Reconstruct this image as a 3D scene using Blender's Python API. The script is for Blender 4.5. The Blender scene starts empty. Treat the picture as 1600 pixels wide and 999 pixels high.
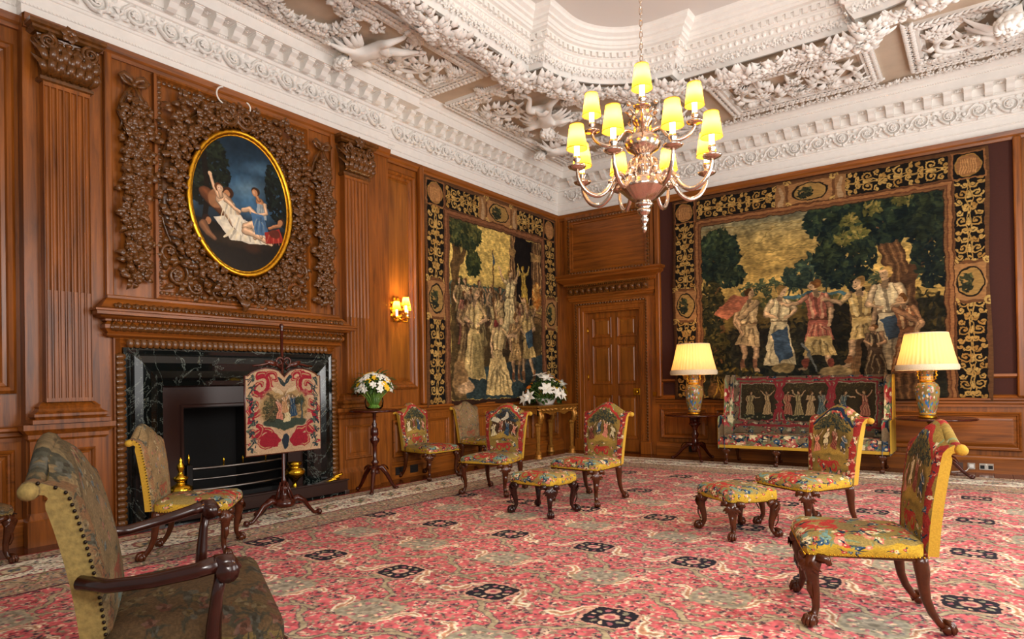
import bpy, bmesh, math, random
import numpy as np
from mathutils import Vector, Matrix, Euler
PI = math.pi
S = bpy.context.scene
COL = S.collection
random.seed(7)
# ------------------------------------------------------------------ camera
EXPOSURE, WORLD, WIN, KEY, BOUNCE, TLAMP, CAND, SCON = 0.52, 0.25, 90, 85, 68, 6.0, 15.0, 9.0
cam_d = bpy.data.cameras.new('camera'); cam = bpy.data.objects.new('camera', cam_d); COL.objects.link(cam)
S.camera = cam
cam_d.sensor_width = 36.0
cam_d.lens = 1021.1/1600*36
cam_d.shift_y = (589.1-499.5)/1600
cam_d.clip_start = 0.05
def set_camera():
    yaw, pit, rol = math.radians(35.83), math.radians(.4313), math.radians(-.9319)
    fw = Vector((-math.sin(yaw)*math.cos(pit), math.cos(yaw)*math.cos(pit), math.sin(pit)))
    r = Vector((math.cos(yaw), math.sin(yaw), 0)); u = r.cross(fw)
    r2 = math.cos(rol)*r + math.sin(rol)*u; u2 = -math.sin(rol)*r + math.cos(rol)*u
    cam.matrix_world = Matrix(((r2.x, u2.x, -fw.x, 6.044), (r2.y, u2.y, -fw.y, -9.824), (r2.z, u2.z, -fw.z, 1.2), (0, 0, 0, 1)))
set_camera()
# ------------------------------------------------------------------ exposure, world, assumed window and photographer lights
S.view_settings.view_transform = 'Standard'
S.view_settings.look = 'None'
S.view_settings.gamma = 1.0
S.view_settings.exposure = EXPOSURE
W = bpy.data.worlds.new('daylight'); S.world = W; W.use_nodes = True
W.node_tree.nodes['Background'].inputs[0].default_value = (1.0, .965, .93, 1)
W.node_tree.nodes['Background'].inputs[1].default_value = WORLD
def area(name, loc, target, sx, sy, power, col=(1, 1, 1)):
    d = bpy.data.lights.new(name, 'AREA'); d.shape = 'RECTANGLE'; d.size = sx; d.size_y = sy; d.energy = power; d.color = col
    o = bpy.data.objects.new(name, d); COL.objects.link(o); o.location = loc
    o.rotation_euler = (Vector(target)-Vector(loc)).to_track_quat('-Z', 'Y').to_euler()
    return o
for wy in (-2.6, -5.6, -8.6):      # bare area lights for three assumed windows opposite the chimneypiece; no wall built
    area('assumed_window_light', (8.1, wy, 2.25), (0, wy, 1.7), 1.3, 2.9, WIN*(.35 if wy < -8 else 1), (1.0, .96, .92))
area('assumed_photographer_lamp', (7.6, -9.6, 3.0), (3.2, -2.0, 1.5), 1.6, 1.6, KEY, (1.0, .95, .89))  # assumed lamp, unseen, lighting the room from the camera's right
area('assumed_photographer_bounce', (6.4, -9.6, 2.2), (4.2, -4.5, 5.2), 1.2, 1.2, BOUNCE, (1.0, .95, .90))  # assumed bounce light, unseen, brightening the ceiling
def lamp_light(name, loc, power, col=(1.0, .62, .25), r=.03, parent=None):
    d = bpy.data.lights.new(name, 'POINT'); d.energy = power; d.color = col; d.shadow_soft_size = r
    o = bpy.data.objects.new(name, d); COL.objects.link(o); o.location = loc
    if parent: o.parent = parent
    return o
# ------------------------------------------------------------------ mesh tools
def ML(s, p, z): return (p, -s, z)          # chimney wall: s along the wall from the far corner, p out of the wall
def MBk(s, p, z): return (s, -p, z)         # door wall
class MB:
    def __init__(self): self.v = []; self.f = []; self.uv = []; self.sm = []
    def add(self, vs, fs, uvs=None, smooth=False):
        o = len(self.v)
        self.v.extend([tuple(map(float, q)) for q in vs])
        self.uv.extend(uvs if uvs is not None else [(0., 0.)]*len(vs))
        self.f.extend([tuple(i+o for i in f) for f in fs]); self.sm.extend([smooth]*len(fs))
        return self
    def box(self, x0, x1, y0, y1, z0, z1, M=None):
        vs = [(x, y, z) for z in (z0, z1) for y in (y0, y1) for x in (x0, x1)]
        if M: vs = [M(*q) for q in vs]
        return self.add(vs, [(0, 2, 3, 1), (4, 5, 7, 6), (0, 1, 5, 4), (2, 6, 7, 3), (0, 4, 6, 2), (1, 3, 7, 5)])
    def lathe(self, prof, n=24, c=(0, 0, 0), smooth=True, cap=True, mod=None, uvs=False):
        vs = []; uv = []; fs = []
        m = n+1
        for j, (r, z) in enumerate(prof):
            for i in range(m):
                a = 2*PI*i/n
                rr = r*(mod(a, j) if mod else 1)
                vs.append((c[0]+rr*math.cos(a), c[1]+rr*math.sin(a), c[2]+z)); uv.append((i/n, j/(len(prof)-1)))
        for j in range(len(prof)-1):
            for i in range(n):
                a = j*m+i; fs.append((a, a+1, a+1+m, a+m))
        self.add(vs, fs, uv, smooth)
        if cap:
            for j in (0, len(prof)-1):
                if prof[j][0] > 1e-4:
                    o = len(self.v)
                    self.add([vs[j*m+i] for i in range(n)], [tuple(range(n))], None, False)
        return self
    def tube(self, pts, rad, n=8, flat=1.0, up=(0, 0, 1), cap=True, smooth=True, closed=False):
        P = [Vector(p) for p in pts]; N = len(P); vs = []; fs = []
        if not hasattr(rad, '__len__'): rad = [rad]*N
        up = Vector(up); prev = None
        for i in range(N):
            if closed: t = P[(i+1) % N]-P[i-1]
            else: t = P[min(i+1, N-1)]-P[max(i-1, 0)]
            if t.length < 1e-9: t = Vector((0, 0, 1))
            t.normalize()
            if prev is None:
                b = t.cross(up)
                if b.length < 1e-3: b = t.cross(Vector((1, .1, 0)))
                b.normalize(); a = b.cross(t).normalized()
            else:
                a = prev - t*prev.dot(t)
                if a.length < 1e-6: a = t.orthogonal()
                a.normalize(); b = t.cross(a).normalized()
            prev = a
            for k in range(n):
                th = 2*PI*k/n
                vs.append(P[i]+(a*math.cos(th)*flat+b*math.sin(th))*rad[i])
        L = N if closed else N-1
        for i in range(L):
            for k in range(n):
                q = ((i+1) % N)*n
                fs.append((i*n+k, i*n+(k+1) % n, q+(k+1) % n, q+k))
        if cap and not closed:
            fs.append(tuple(range(n-1, -1, -1))); fs.append(tuple((N-1)*n+k for k in range(n)))
        return self.add(vs, fs, None, smooth)
    def ball(self, c, r, nu=8, nv=6, sc=(1, 1, 1), M=None):
        vs = []; fs = []
        for j in range(nv+1):
            ph = PI*j/nv
            for i in range(nu):
                a = 2*PI*i/nu
                q = Vector((r*sc[0]*math.sin(ph)*math.cos(a), r*sc[1]*math.sin(ph)*math.sin(a), r*sc[2]*math.cos(ph)))
                if M: q = M @ q
                vs.append(Vector(c)+q)
        for j in range(nv):
            for i in range(nu):
                fs.append((j*nu+i, (j+1)*nu+i, (j+1)*nu+(i+1) % nu, j*nu+(i+1) % nu))
        return self.add(vs, fs, None, True)
    def leaf(self, b, d, nrm, L, w, curl=.25, crease=.12, taper=.6):
        b = Vector(b); d = Vector(d).normalized(); n = Vector(nrm); n = (n-d*n.dot(d))
        n = n.normalized() if n.length > 1e-6 else d.orthogonal().normalized()
        s = d.cross(n)
        vs = []; R = (0., .25, .6, .85, 1.); Wd = (.35, .95, 1., .55, .05)
        for t, q in zip(R, Wd):
            ctr = b + d*(t*L) + n*(math.sin(t*PI)*curl*L - (t*t)*curl*L*.7)
            for e in (-1, 0, 1):
                vs.append(ctr + s*(e*w*.5*q) + n*(-crease*w if e else crease*w*.4))
        fs = []
        for i in range(4):
            for e in (0, 1): fs.append((i*3+e, i*3+e+1, i*3+e+4, i*3+e+3))
        return self.add(vs, fs, None, True)
    def flower(self, c, nrm, r, k=6, cup=.35, ctr=.3):
        c = Vector(c); n = Vector(nrm).normalized(); a = n.orthogonal().normalized(); b = n.cross(a)
        for i in range(k):
            th = 2*PI*i/k
            self.leaf(c, a*math.cos(th)+b*math.sin(th)+n*cup, n, r, r*.8, .2, .1)
        if ctr: self.ball(c+n*r*.12, r*ctr, 6, 4)
        return self
    def sweep(self, prof, path, closed=False, smooth=False, M=None):
        """prof: (d, z) pairs; path: plan points (x, y); d is measured to the left-hand normal... see nrm below"""
        P = [Vector((p[0], p[1])) for p in path]; N = len(P); offs = []
        for i in range(N):
            def nr(a, b):
                t = (b-a).normalized(); return Vector((t.y, -t.x))
            if closed or 0 < i < N-1:
                n1 = nr(P[i-1], P[i]); n2 = nr(P[i], P[(i+1) % N]); k = 1+n1.dot(n2)
                offs.append((n1+n2)/max(k, .2))
            elif i == 0: offs.append(nr(P[0], P[1]))
            else: offs.append(nr(P[-2], P[-1]))
        vs = []; m = len(prof)
        for i in range(N):
            for d, z in prof:
                q = P[i]+offs[i]*d
                vs.append((q.x, q.y, z))
        if M: vs = [M(*q) for q in vs]
        fs = []
        for i in range(N if closed else N-1):
            j = (i+1) % N
            for k in range(m-1): fs.append((i*m+k, i*m+k+1, j*m+k+1, j*m+k))
        return self.add(vs, fs, None, smooth)
    def rectmould(self, M, s0, s1, z0, z1, prof, fill=None):
        """prof: (inset, p) pairs swept round the rectangle; fill: p of a flat field closing the middle"""
        vs = []; fs = []; m = len(prof)
        for (a, b) in ((0, 0), (1, 0), (1, 1), (0, 1)):
            for w, p in prof:
                vs.append(M((s0+w) if a == 0 else (s1-w), p, (z0+w) if b == 0 else (z1-w)))
        for i in range(4):
            j = (i+1) % 4
            for k in range(m-1): fs.append((i*m+k, i*m+k+1, j*m+k+1, j*m+k))
        self.add(vs, fs)
        if fill is not None:
            w = prof[-1][0]
            self.add([M(s0+w, fill, z0+w), M(s1-w, fill, z0+w), M(s1-w, fill, z1-w), M(s0+w, fill, z1-w)], [(0, 1, 2, 3)])
        return self
    def block(self, M, s0, s1, p0, prof):
        """profile (d, z) wrapped round the three free sides of a block standing on a wall at p0"""
        vs = []; m = len(prof); fs = []
        for k in range(4):
            for d, z in prof:
                vs.append(M(s0-d if k < 2 else s1+d, p0 if k in (0, 3) else p0+d+self.bd, z))
        for i in range(3):
            for k in range(m-1): fs.append((i*m+k, i*m+k+1, (i+1)*m+k+1, (i+1)*m+k))
        fs.append(tuple(i*m for i in range(4))); fs.append(tuple(i*m+m-1 for i in range(4)))
        return self.add(vs, fs)
    bd = 0.0
    def grid(self, fn, nu, nv, smooth=True, uvfn=None):
        vs = []; uv = []; fs = []
        for j in range(nv+1):
            for i in range(nu+1):
                u, v = i/nu, j/nv
                vs.append(fn(u, v)); uv.append(uvfn(u, v) if uvfn else (u, v))
        for j in range(nv):
            for i in range(nu):
                a = j*(nu+1)+i; fs.append((a, a+1, a+nu+2, a+nu+1))
        return self.add(vs, fs, uv, smooth)
    def prism(self, pts, h0, h1, M):
        """polygon in (a, b), extruded from h0 to h1; M maps (a, b, h)"""
        n = len(pts)
        vs = [M(a, b, h0) for a, b in pts]+[M(a, b, h1) for a, b in pts]
        return self.add(vs, [tuple(range(n)), tuple(range(2*n-1, n-1, -1))]+[(i, (i+1) % n, (i+1) % n+n, i+n) for i in range(n)])
    def mesh(self, name, mat=None):
        me = bpy.data.meshes.new(name)
        me.from_pydata(self.v, [], self.f)
        if self.f:
            uvl = me.uv_layers.new(name='UVMap')
            li = np.zeros(len(me.loops), dtype=np.int32); me.loops.foreach_get('vertex_index', li)
            uvl.data.foreach_set('uv', np.array(self.uv, dtype=np.float32)[li].ravel())
            me.polygons.foreach_set('use_smooth', np.array(self.sm, dtype=bool))
        if mat: me.materials.append(mat)
        me.update()
        return me
    def build(self, name, mat=None, parent=None, loc=None, bevel=0, **k):
        o = bpy.data.objects.new(name, self.mesh(name, mat)); COL.objects.link(o)
        if parent: o.parent = parent
        if loc: o.location = loc
        if bevel:
            b = o.modifiers.new('Bevel', 'BEVEL'); b.width = bevel; b.segments = 2; b.limit_method = 'ANGLE'
        for a, b in k.items(): o[a] = b
        return o
def empty(name, label, cat, loc=(0, 0, 0), rz=0, group=None):
    o = bpy.data.objects.new(name, None); COL.objects.link(o); o.empty_display_size = .1
    o.location = loc; o.rotation_euler = (0, 0, rz)
    o['label'] = label; o['category'] = cat
    if group: o['group'] = group
    return o
def tag(o, label=None, cat=None, group=None, kind=None):
    for k, v in (('label', label), ('category', cat), ('group', group), ('kind', kind)):
        if v: o[k] = v
    return o
def inst(mesh, name, parent=None, M=None):
    o = bpy.data.objects.new(name, mesh); COL.objects.link(o)
    if parent: o.parent = parent
    if M is not None: o.matrix_local = M
    return o
def frame(o, X, Y, Z, s=1.0):
    X = Vector(X).normalized(); Y = Vector(Y).normalized(); Z = Vector(Z).normalized()
    sx, sy, sz = (s, s, s) if not hasattr(s, '__len__') else s
    return Matrix(((X.x*sx, Y.x*sy, Z.x*sz, o[0]), (X.y*sx, Y.y*sy, Z.y*sz, o[1]), (X.z*sx, Y.z*sy, Z.z*sz, o[2]), (0, 0, 0, 1)))
def smooth_path(P, rad, k=4):
    P = [Vector(p) for p in P]; n = len(P); out = []; ro = []
    for i in range(n-1):
        a, b, c, d = P[max(i-1, 0)], P[i], P[i+1], P[min(i+2, n-1)]
        for q in range(k):
            t = q/k; out.append(.5*((2*b)+(c-a)*t+(2*a-5*b+4*c-d)*t*t+(3*b-a-3*c+d)*t**3)); ro.append(rad[i]*(1-t)+rad[i+1]*t)
    return out+[P[-1]], ro+[rad[-1]]
def copy_tree(o, parent=None):
    c = o.copy(); COL.objects.link(c)
    if parent is not None: c.parent = parent
    for k in ('label', 'category', 'group'):
        pass
    for ch in list(o.children):
        if ch.type in ('MESH', 'EMPTY', 'LIGHT'): copy_tree(ch, c)
    return c
def lm(axes, o, ang=0, s=1.0):
    """matrix on a wall: axes 'L' (chimney wall), 'B' (door wall), 'C' (ceiling, facing down); ang turns in the plane"""
    c, n = math.cos(ang), math.sin(ang)
    if axes == 'L': X, Y, Z = (0, -1, 0), (0, 0, 1), (1, 0, 0); X, Y, Z = (0, 1, 0), (0, 0, 1), (1, 0, 0)
    elif axes == 'B': X, Y, Z = (1, 0, 0), (0, 0, 1), (0, -1, 0)
    else: X, Y, Z = (1, 0, 0), (0, -1, 0), (0, 0, -1)
    X, Y, Z = Vector(X), Vector(Y), Vector(Z)
    return frame(o, X*c+Y*n, Y*c-X*n, Z, s)
def spiral(c, r0, r1, a0, turns, n=20, z=0.):
    return [(c[0]+(r0+(r1-r0)*t)*math.cos(a0+turns*2*PI*t), c[1]+(r0+(r1-r0)*t)*math.sin(a0+turns*2*PI*t), z) for t in [i/n for i in range(n+1)]]
# ------------------------------------------------------------------ woven and painted surfaces (pictures drawn here in code)
RG = np.random.RandomState(11)
class Cv:
    def __init__(self, w, h, col): # unit: x in 0..w/h, y in 0..1 (up)
        self.w, self.h = w, h; self.a = np.empty((h, w, 3), np.float32); self.a[:] = col; self.k = h
    def bb(self, x0, y0, x1, y1):
        k = self.k
        i0 = max(0, int(x0*k)-1); i1 = min(self.w, int(x1*k)+2); j0 = max(0, int(y0*k)-1); j1 = min(self.h, int(y1*k)+2)
        if i1 <= i0 or j1 <= j0: return None
        X, Y = np.meshgrid((np.arange(i0, i1)+.5)/k, (np.arange(j0, j1)+.5)/k)
        return slice(j0, j1), slice(i0, i1), X, Y
    def put(self, b, m, col, al=1.):
        r = self.a[b[0], b[1]]; m = (np.clip(m, 0, 1)*al)[..., None]
        r *= 1-m; r += m*np.asarray(col, np.float32)
    def ell(self, x, y, rx, ry, col, rot=0., al=1., soft=.12):
        R = max(rx, ry); b = self.bb(x-R, y-R, x+R, y+R)
        if not b: return self
        c, s = math.cos(rot), math.sin(rot); dx, dy = b[2]-x, b[3]-y
        d = np.hypot((dx*c+dy*s)/rx, (dy*c-dx*s)/ry)
        self.put(b, (1-d)/max(soft, 1e-3), col, al); return self
    def poly(self, pts, col, al=1.):
        p = np.array(pts); b = self.bb(p[:, 0].min(), p[:, 1].min(), p[:, 0].max(), p[:, 1].max())
        if not b: return self
        X, Y = b[2], b[3]; m = np.zeros(X.shape, bool)
        for (x0, y0), (x1, y1) in zip(p, np.roll(p, -1, 0)):
            if y0 == y1: continue
            m ^= ((y0 > Y) != (y1 > Y)) & (X < (x1-x0)*(Y-y0)/(y1-y0)+x0)
        self.put(b, m.astype(np.float32), col, al); return self
    def line(self, pts, w, col, w1=None, al=1.):
        w1 = w if w1 is None else w1; n = len(pts)-1
        for i in range(n):
            (x0, y0), (x1, y1) = pts[i], pts[i+1]; a0 = w+(w1-w)*i/n; a1 = w+(w1-w)*(i+1)/n; R = max(a0, a1)
            b = self.bb(min(x0, x1)-R, min(y0, y1)-R, max(x0, x1)+R, max(y0, y1)+R)
            if not b: continue
            dx, dy = x1-x0, y1-y0; L = dx*dx+dy*dy+1e-12
            t = np.clip(((b[2]-x0)*dx+(b[3]-y0)*dy)/L, 0, 1)
            d = np.hypot(b[2]-x0-t*dx, b[3]-y0-t*dy)
            self.put(b, (a0+(a1-a0)*t-d)*self.k+.5, col, al)
        return self
    def noise(self, n, amt, ax=1., seed=0):
        """soft blotches, n cells high"""
        r = np.random.RandomState(seed+n); g = r.rand(n+2, int(n*ax*self.w/self.h)+2)
        yy = np.linspace(0, g.shape[0]-1.001, self.h); xx = np.linspace(0, g.shape[1]-1.001, self.w)
        j = yy.astype(int); i = xx.astype(int); fy = (yy-j)[:, None]; fx = (xx-i)[None]
        fy = fy*fy*(3-2*fy); fx = fx*fx*(3-2*fx)
        v = (g[j][:, i]*(1-fx)+g[j][:, i+1]*fx)*(1-fy)+(g[j+1][:, i]*(1-fx)+g[j+1][:, i+1]*fx)*fy
        self.a *= (1+amt*(v-.5)*2)[..., None].astype(np.float32); return self
    def warp(self, amp, n, seed=0):
        r = np.random.RandomState(seed); JJ, II = np.meshgrid(np.arange(self.h), np.arange(self.w), indexing='ij'); d = []
        for q in range(2):
            t = Cv(self.w, self.h, 1.); t.noise(n, 1., 1., seed+q*7); u = t.a[..., 0]-1; t = Cv(self.w, self.h, 1.); t.noise(n*3, 1., 1., seed+q*7+3); d.append((u+.45*(t.a[..., 0]-1))*amp*self.k)
        self.a = self.a[np.clip(JJ+d[0], 0, self.h-1).astype(int), np.clip(II+d[1], 0, self.w-1).astype(int)]; return self
    def image(self, name):
        im = bpy.data.images.new(name, self.w, self.h); px = np.ones((self.h, self.w, 4), np.float32)
        px[..., :3] = np.clip(self.a, 0, 1); im.pixels.foreach_set(px.ravel()); im.update(); im.pack(); return im
def C3(h): return np.array([int(h[i:i+2], 16)/255 for i in (0, 2, 4)], np.float32)
def mixc(a, b, t): return np.asarray(a)*(1-t)+np.asarray(b)*t
def sp2(x, y, r0, r1, a0, turns, n=16): return [(x+(r0+(r1-r0)*i/n)*math.cos(a0+turns*2*PI*i/n), y+(r0+(r1-r0)*i/n)*math.sin(a0+turns*2*PI*i/n)) for i in range(n+1)]
def arabesque(c, x0, y0, x1, y1, vert, cell, g1, g2, seed=0):
    """mirrored scrolls of gold on the dark ground of a tapestry border"""
    r = random.Random(seed); L = (y1-y0) if vert else (x1-x0); Wd = (x1-x0) if vert else (y1-y0)
    n = max(1, round(L/cell)); st = L/n
    def P(a, b):  # a along, b across (-.5..+.5)
        return ((x0+x1)/2+b*Wd, y0+a) if vert else (x0+a, (y0+y1)/2+b*Wd)
    for k in range(n):
        a = (k+.5)*st; f = 1 if k % 2 else -1
        for sg in (-1, 1):
            for (da, db, R, tr) in ((0, .24, .22, 1.35), (-.30*f, .35, .13, 1.15), (.32*f, .15, .13, 1.25), (.40*f, .38, .10, 1.1), (-.44*f, .14, .10, 1.1)):
                pts = sp2(0, 0, R, R*.18, PI*.5*f, tr*f, 18)
                q = [P(a+da*st+u*Wd, sg*(db+v)) for u, v in pts]
                col = mixc(g1, g2, r.random()); c.line(q, Wd*.034, col, Wd*.020)
                c.ell(*P(a+da*st, sg*db), Wd*.045, Wd*.045, col)
                for m in (2, 5, 8, 11, 14):
                    u, v = pts[m]; o = 1.45; e = P(a+da*st+u*Wd*o, sg*(db+v*o)); h = q[m]
                    c.line([h, e], Wd*.042, col, Wd*.010)
            c.line([P(a-.5*st, sg*.02), P(a-.2*st, sg*.1), P(a+.1*st, sg*.06), P(a+.5*st, sg*.02)], Wd*.022, mixc(g1, g2, .6))
        for t in (-.3, 0, .3): c.ell(*P(a+t*st, 0), Wd*.055, Wd*.055, mixc(g1, g2, r.random()))
        c.line([P(a-.12*st, 0), P(a+.12*st, 0)], Wd*.06, g2, Wd*.02)
def foliage(c, x, y, rx, ry, n, dark, light, r0=.018, seed=0):
    r = random.Random(seed)
    for i in range(n):
        a = r.random()*2*PI; q = math.sqrt(r.random()); px = x+rx*q*math.cos(a); py = y+ry*q*math.sin(a)
        t = min(1, max(0, .35+.5*(py-y)/ry*.6+r.uniform(-.35, .45)))
        c.ell(px, py, r0*r.uniform(.7, 1.5), r0*r.uniform(.35, .6), mixc(dark, light, t*(i/n)), r.random()*PI, 1, .3)
def tree(c, x, y0, y1, w, col, hi, bend=.03):
    p = [(x+bend*math.sin(t*3), y0+(y1-y0)*t) for t in (0, .2, .4, .6, .8, 1)]
    c.line(p, w, col, w*.6)
    for k in range(5): c.line([(a+w*(k-2)*.35, b) for a, b in p], w*.10, mixc(col, hi, .10+.10*(k % 3)), w*.05)
def fold(c, pts, col, n=5, seed=0, amt=.35):
    c.poly(pts, col); r = random.Random(seed); p = np.array(pts); x0, x1 = p[:, 0].min(), p[:, 0].max(); y0, y1 = p[:, 1].min(), p[:, 1].max()
    for k in range(n):
        t = (k+.5)/n; xt = x0+(x1-x0)*(.3+.4*t); xb = x0+(x1-x0)*t
        c.line([(xt, y0+(y1-y0)*r.uniform(.6, .9)), ((xt+xb)/2, (y0+y1)/2), (xb*.96+.04*xt, y0+(y1-y0)*.05)], (x1-x0)*.035, mixc(col, (.12, .09, .06) if k % 2 else (.95, .85, .6), amt), (x1-x0)*.015)
def limb(c, pts, w, col, w1=None):
    w1 = w if w1 is None else w1; col = np.asarray(col)
    c.line(pts, w, col*.55, w1)
    for k, (f, o) in enumerate(((.84, .10), (.62, .20), (.36, .30), (.16, .36))):
        c.line([(x-w*o*.6, y+w*o) for x, y in pts], w*f, mixc(col*.82, np.minimum(1, col*1.14), k/3), w1*f)
def person(c, x, y, h, robe, skin, f=1, long=False, arms=0, hair=None, seed=0, kneel=False):
    """a standing figure of height h with its feet at (x, y); f: the way it faces"""
    r = random.Random(seed); hair = hair if hair is not None else skin*np.array([.5, .4, .3], np.float32); sh = skin*.62
    c.ell(x, y+h*.48, h*.25, h*.56, (.10, .07, .05), 0, .55, .7); hd = h*.125; sy = y+h*.80; hy = y+h*.50
    if kneel: hy = y+h*.52
    if not long:
        for k, s in ((-1, .05), (1, -.04)):
            kx = x+k*h*.07+f*h*.03; ax = x+k*h*.10+s*h*.6*f
            limb(c, [(x+k*h*.045, hy), (kx, y+h*.27)], h*.052, mixc(skin, sh, .3 if k*f > 0 else .0), h*.040)
            limb(c, [(kx, y+h*.27), (ax, y+h*.03)], h*.040, mixc(skin, sh, .35 if k*f > 0 else .05), h*.022)
            c.line([(ax, y+h*.02), (ax+f*h*.055, y+h*.005)], h*.022, skin*.8, h*.012)
            c.line([(ax, y+h*.06), (ax, y+h*.10)], h*.03, mixc(robe, (.3, .12, .08), .6))
    nx = x+f*h*.02
    c.poly([(nx-h*.115, sy-h*.01), (nx-h*.05, sy+h*.03), (nx+h*.05, sy+h*.03), (nx+h*.115, sy-h*.01), (x+h*.085, hy), (x-h*.085, hy)], robe)
    c.poly([(nx-h*.05, sy+h*.03), (nx+h*.05, sy+h*.03), (nx, sy-h*.06)], skin)
    hb = y+(h*.02 if long else h*.30); wb = h*(.20 if long else .155)
    fold(c, [(x-h*.085, hy+h*.06), (x+h*.085, hy+h*.06), (x+wb, hb), (x-wb*.9, hb)], robe, 7, seed)
    c.line([(x-h*.085, hy+h*.06), (x+h*.085, hy+h*.06)], h*.014, mixc(robe, (.2, .12, .05), .5))
    for k in range(3): c.line([(nx-h*.07+k*h*.06, sy-h*.02), (x-h*.05+k*h*.045, hy+h*.07)], h*.014, mixc(robe, (.1, .07, .05) if k % 2 else (1, .9, .65), .4))
    AR = (((-.13, -.2), (-.1, -.36)), ((.19, -.08), (.36, -.05)), ((.17, .05), (.25, .2)), ((.16, -.15), (.05, -.2)))[arms % 4]
    for k in (-1, 1):
        (ex, ey), (hx, hy2) = AR if (k == f or arms in (2, 3)) else ((.16, -.17), (.12, -.32))
        e = (nx+k*abs(ex)*h if k != f else nx+f*ex*h, sy+ey*h); w = (nx+k*abs(hx)*h if k != f else nx+f*hx*h, sy+hy2*h)
        limb(c, [(nx+k*h*.10, sy-h*.01), e], h*.036, mixc(robe, skin, .45), h*.032); limb(c, [e, w], h*.030, skin, h*.018); c.ell(w[0], w[1], h*.022, h*.022, skin)
    c.line([(nx, sy+h*.01), (nx+f*h*.01, sy+h*.07)], h*.030, sh)
    hx, hy3 = nx+f*h*.018, sy+h*.115
    c.ell(hx, hy3, hd*.42, hd*.54, skin); c.ell(hx-f*hd*.15, hy3+hd*.12, hd*.42, hd*.46, hair); c.ell(hx+f*hd*.12, hy3-hd*.06, hd*.30, hd*.38, skin)
    c.ell(hx+f*hd*.2, hy3+hd*.03, hd*.05, hd*.04, sh*.6); c.line([(hx+f*hd*.33, hy3), (hx+f*hd*.4, hy3-hd*.12)], hd*.05, skin*.9); c.ell(hx+f*hd*.22, hy3-hd*.24, hd*.09, hd*.03, sh*.8)
GOLD, GOLD2, BLK, TAN, TAN2 = C3('a67a3c'), C3('cda55c'), C3('17130f'), C3('8a5a35'), C3('a9794a')
SK, SK2 = C3('c9a274'), C3('b58c62')
def border(c, W_, bw, seed, lc):
    """tapestry border: arabesques, corner medallions, cartouches, inner moulding"""
    c.a[:] = TAN*.75
    i = bw*.12
    for (x0, y0, x1, y1, v) in ((i, .008, bw*.86, 1-i, True), (W_-bw*.86, .008, W_-i, 1-i, True), (bw, 1-bw*.86, W_-bw, 1-i, False)):
        c.poly([(x0, y0), (x1, y0), (x1, y1), (x0, y1)], BLK); arabesque(c, x0, y0, x1, y1, v, bw*.86, GOLD, GOLD2, seed)
    for x, y in ((bw*.5, 1-bw*.5), (W_-bw*.5, 1-bw*.5)):
        q = bw*.42; c.poly([(x-q, y-q), (x+q, y-q), (x+q, y+q), (x-q, y+q)], TAN*1.05); c.poly([(x-q*.9, y-q*.9), (x+q*.9, y-q*.9), (x+q*.9, y+q*.9), (x-q*.9, y+q*.9)], BLK)
        c.ell(x, y, q*.86, q*.86, GOLD, 0, 1, .05); c.ell(x, y, q*.78, q*.78, C3('9a6a40'), 0, 1, .05)
        for k in range(7): c.line([(x-q*.5+k*q*.16, y-q*.6), (x-q*.45+k*q*.15, y+q*.4)], q*.04, C3('c79058'))
    for x, y, v in ((bw*.5, .47, 1), (W_-bw*.5, .47, 1), (W_*.5, 1-bw*.5, 0)):
        a, b = (bw*.46, bw*.62) if v else (bw*.75, bw*.42)
        c.poly([(x-a, y-b), (x+a, y-b), (x+a, y+b), (x-a, y+b)], TAN2); c.line([(x-a, y-b), (x+a, y-b), (x+a, y+b), (x-a, y+b), (x-a, y-b)], bw*.05, TAN*.8)
        c.ell(x, y, a*.8, b*.8, BLK, 0, 1, .05); c.ell(x, y, a*.72, b*.72, C3('a88348'), 0, 1, .05); foliage(c, x-a*.2, y, a*.35, b*.5, 60, C3('20241c'), C3('6a6a3c'), bw*.07, 3)
        for sg in (-1, 1):
            for dy in (-b, b):
                c.line(sp2(x+sg*a, y+dy, bw*.14, bw*.03, 0, 1.2, 12), bw*.03, GOLD2)
            if not v:
                c.poly([(x+sg*a*1.05, y-b), (x+sg*a*1.5, y-b), (x+sg*a*1.5, y+b), (x+sg*a*1.05, y+b)], TAN2*.9); c.line([(x+sg*a*1.28, y-b*.8), (x+sg*a*1.2, y), (x+sg*a*1.3, y+b*.7)], bw*.09, SK*.9, bw*.05)
    for d, col in ((0, C3('5a3520')), (.03, lc), (.13, C3('6b4028')), (.17, lc*.8), (.24, C3('3c2417'))):
        e = bw*(.90+d); c.poly([(e, 0), (W_-e, 0), (W_-e, 1-e), (e, 1-e)], col)
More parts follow.
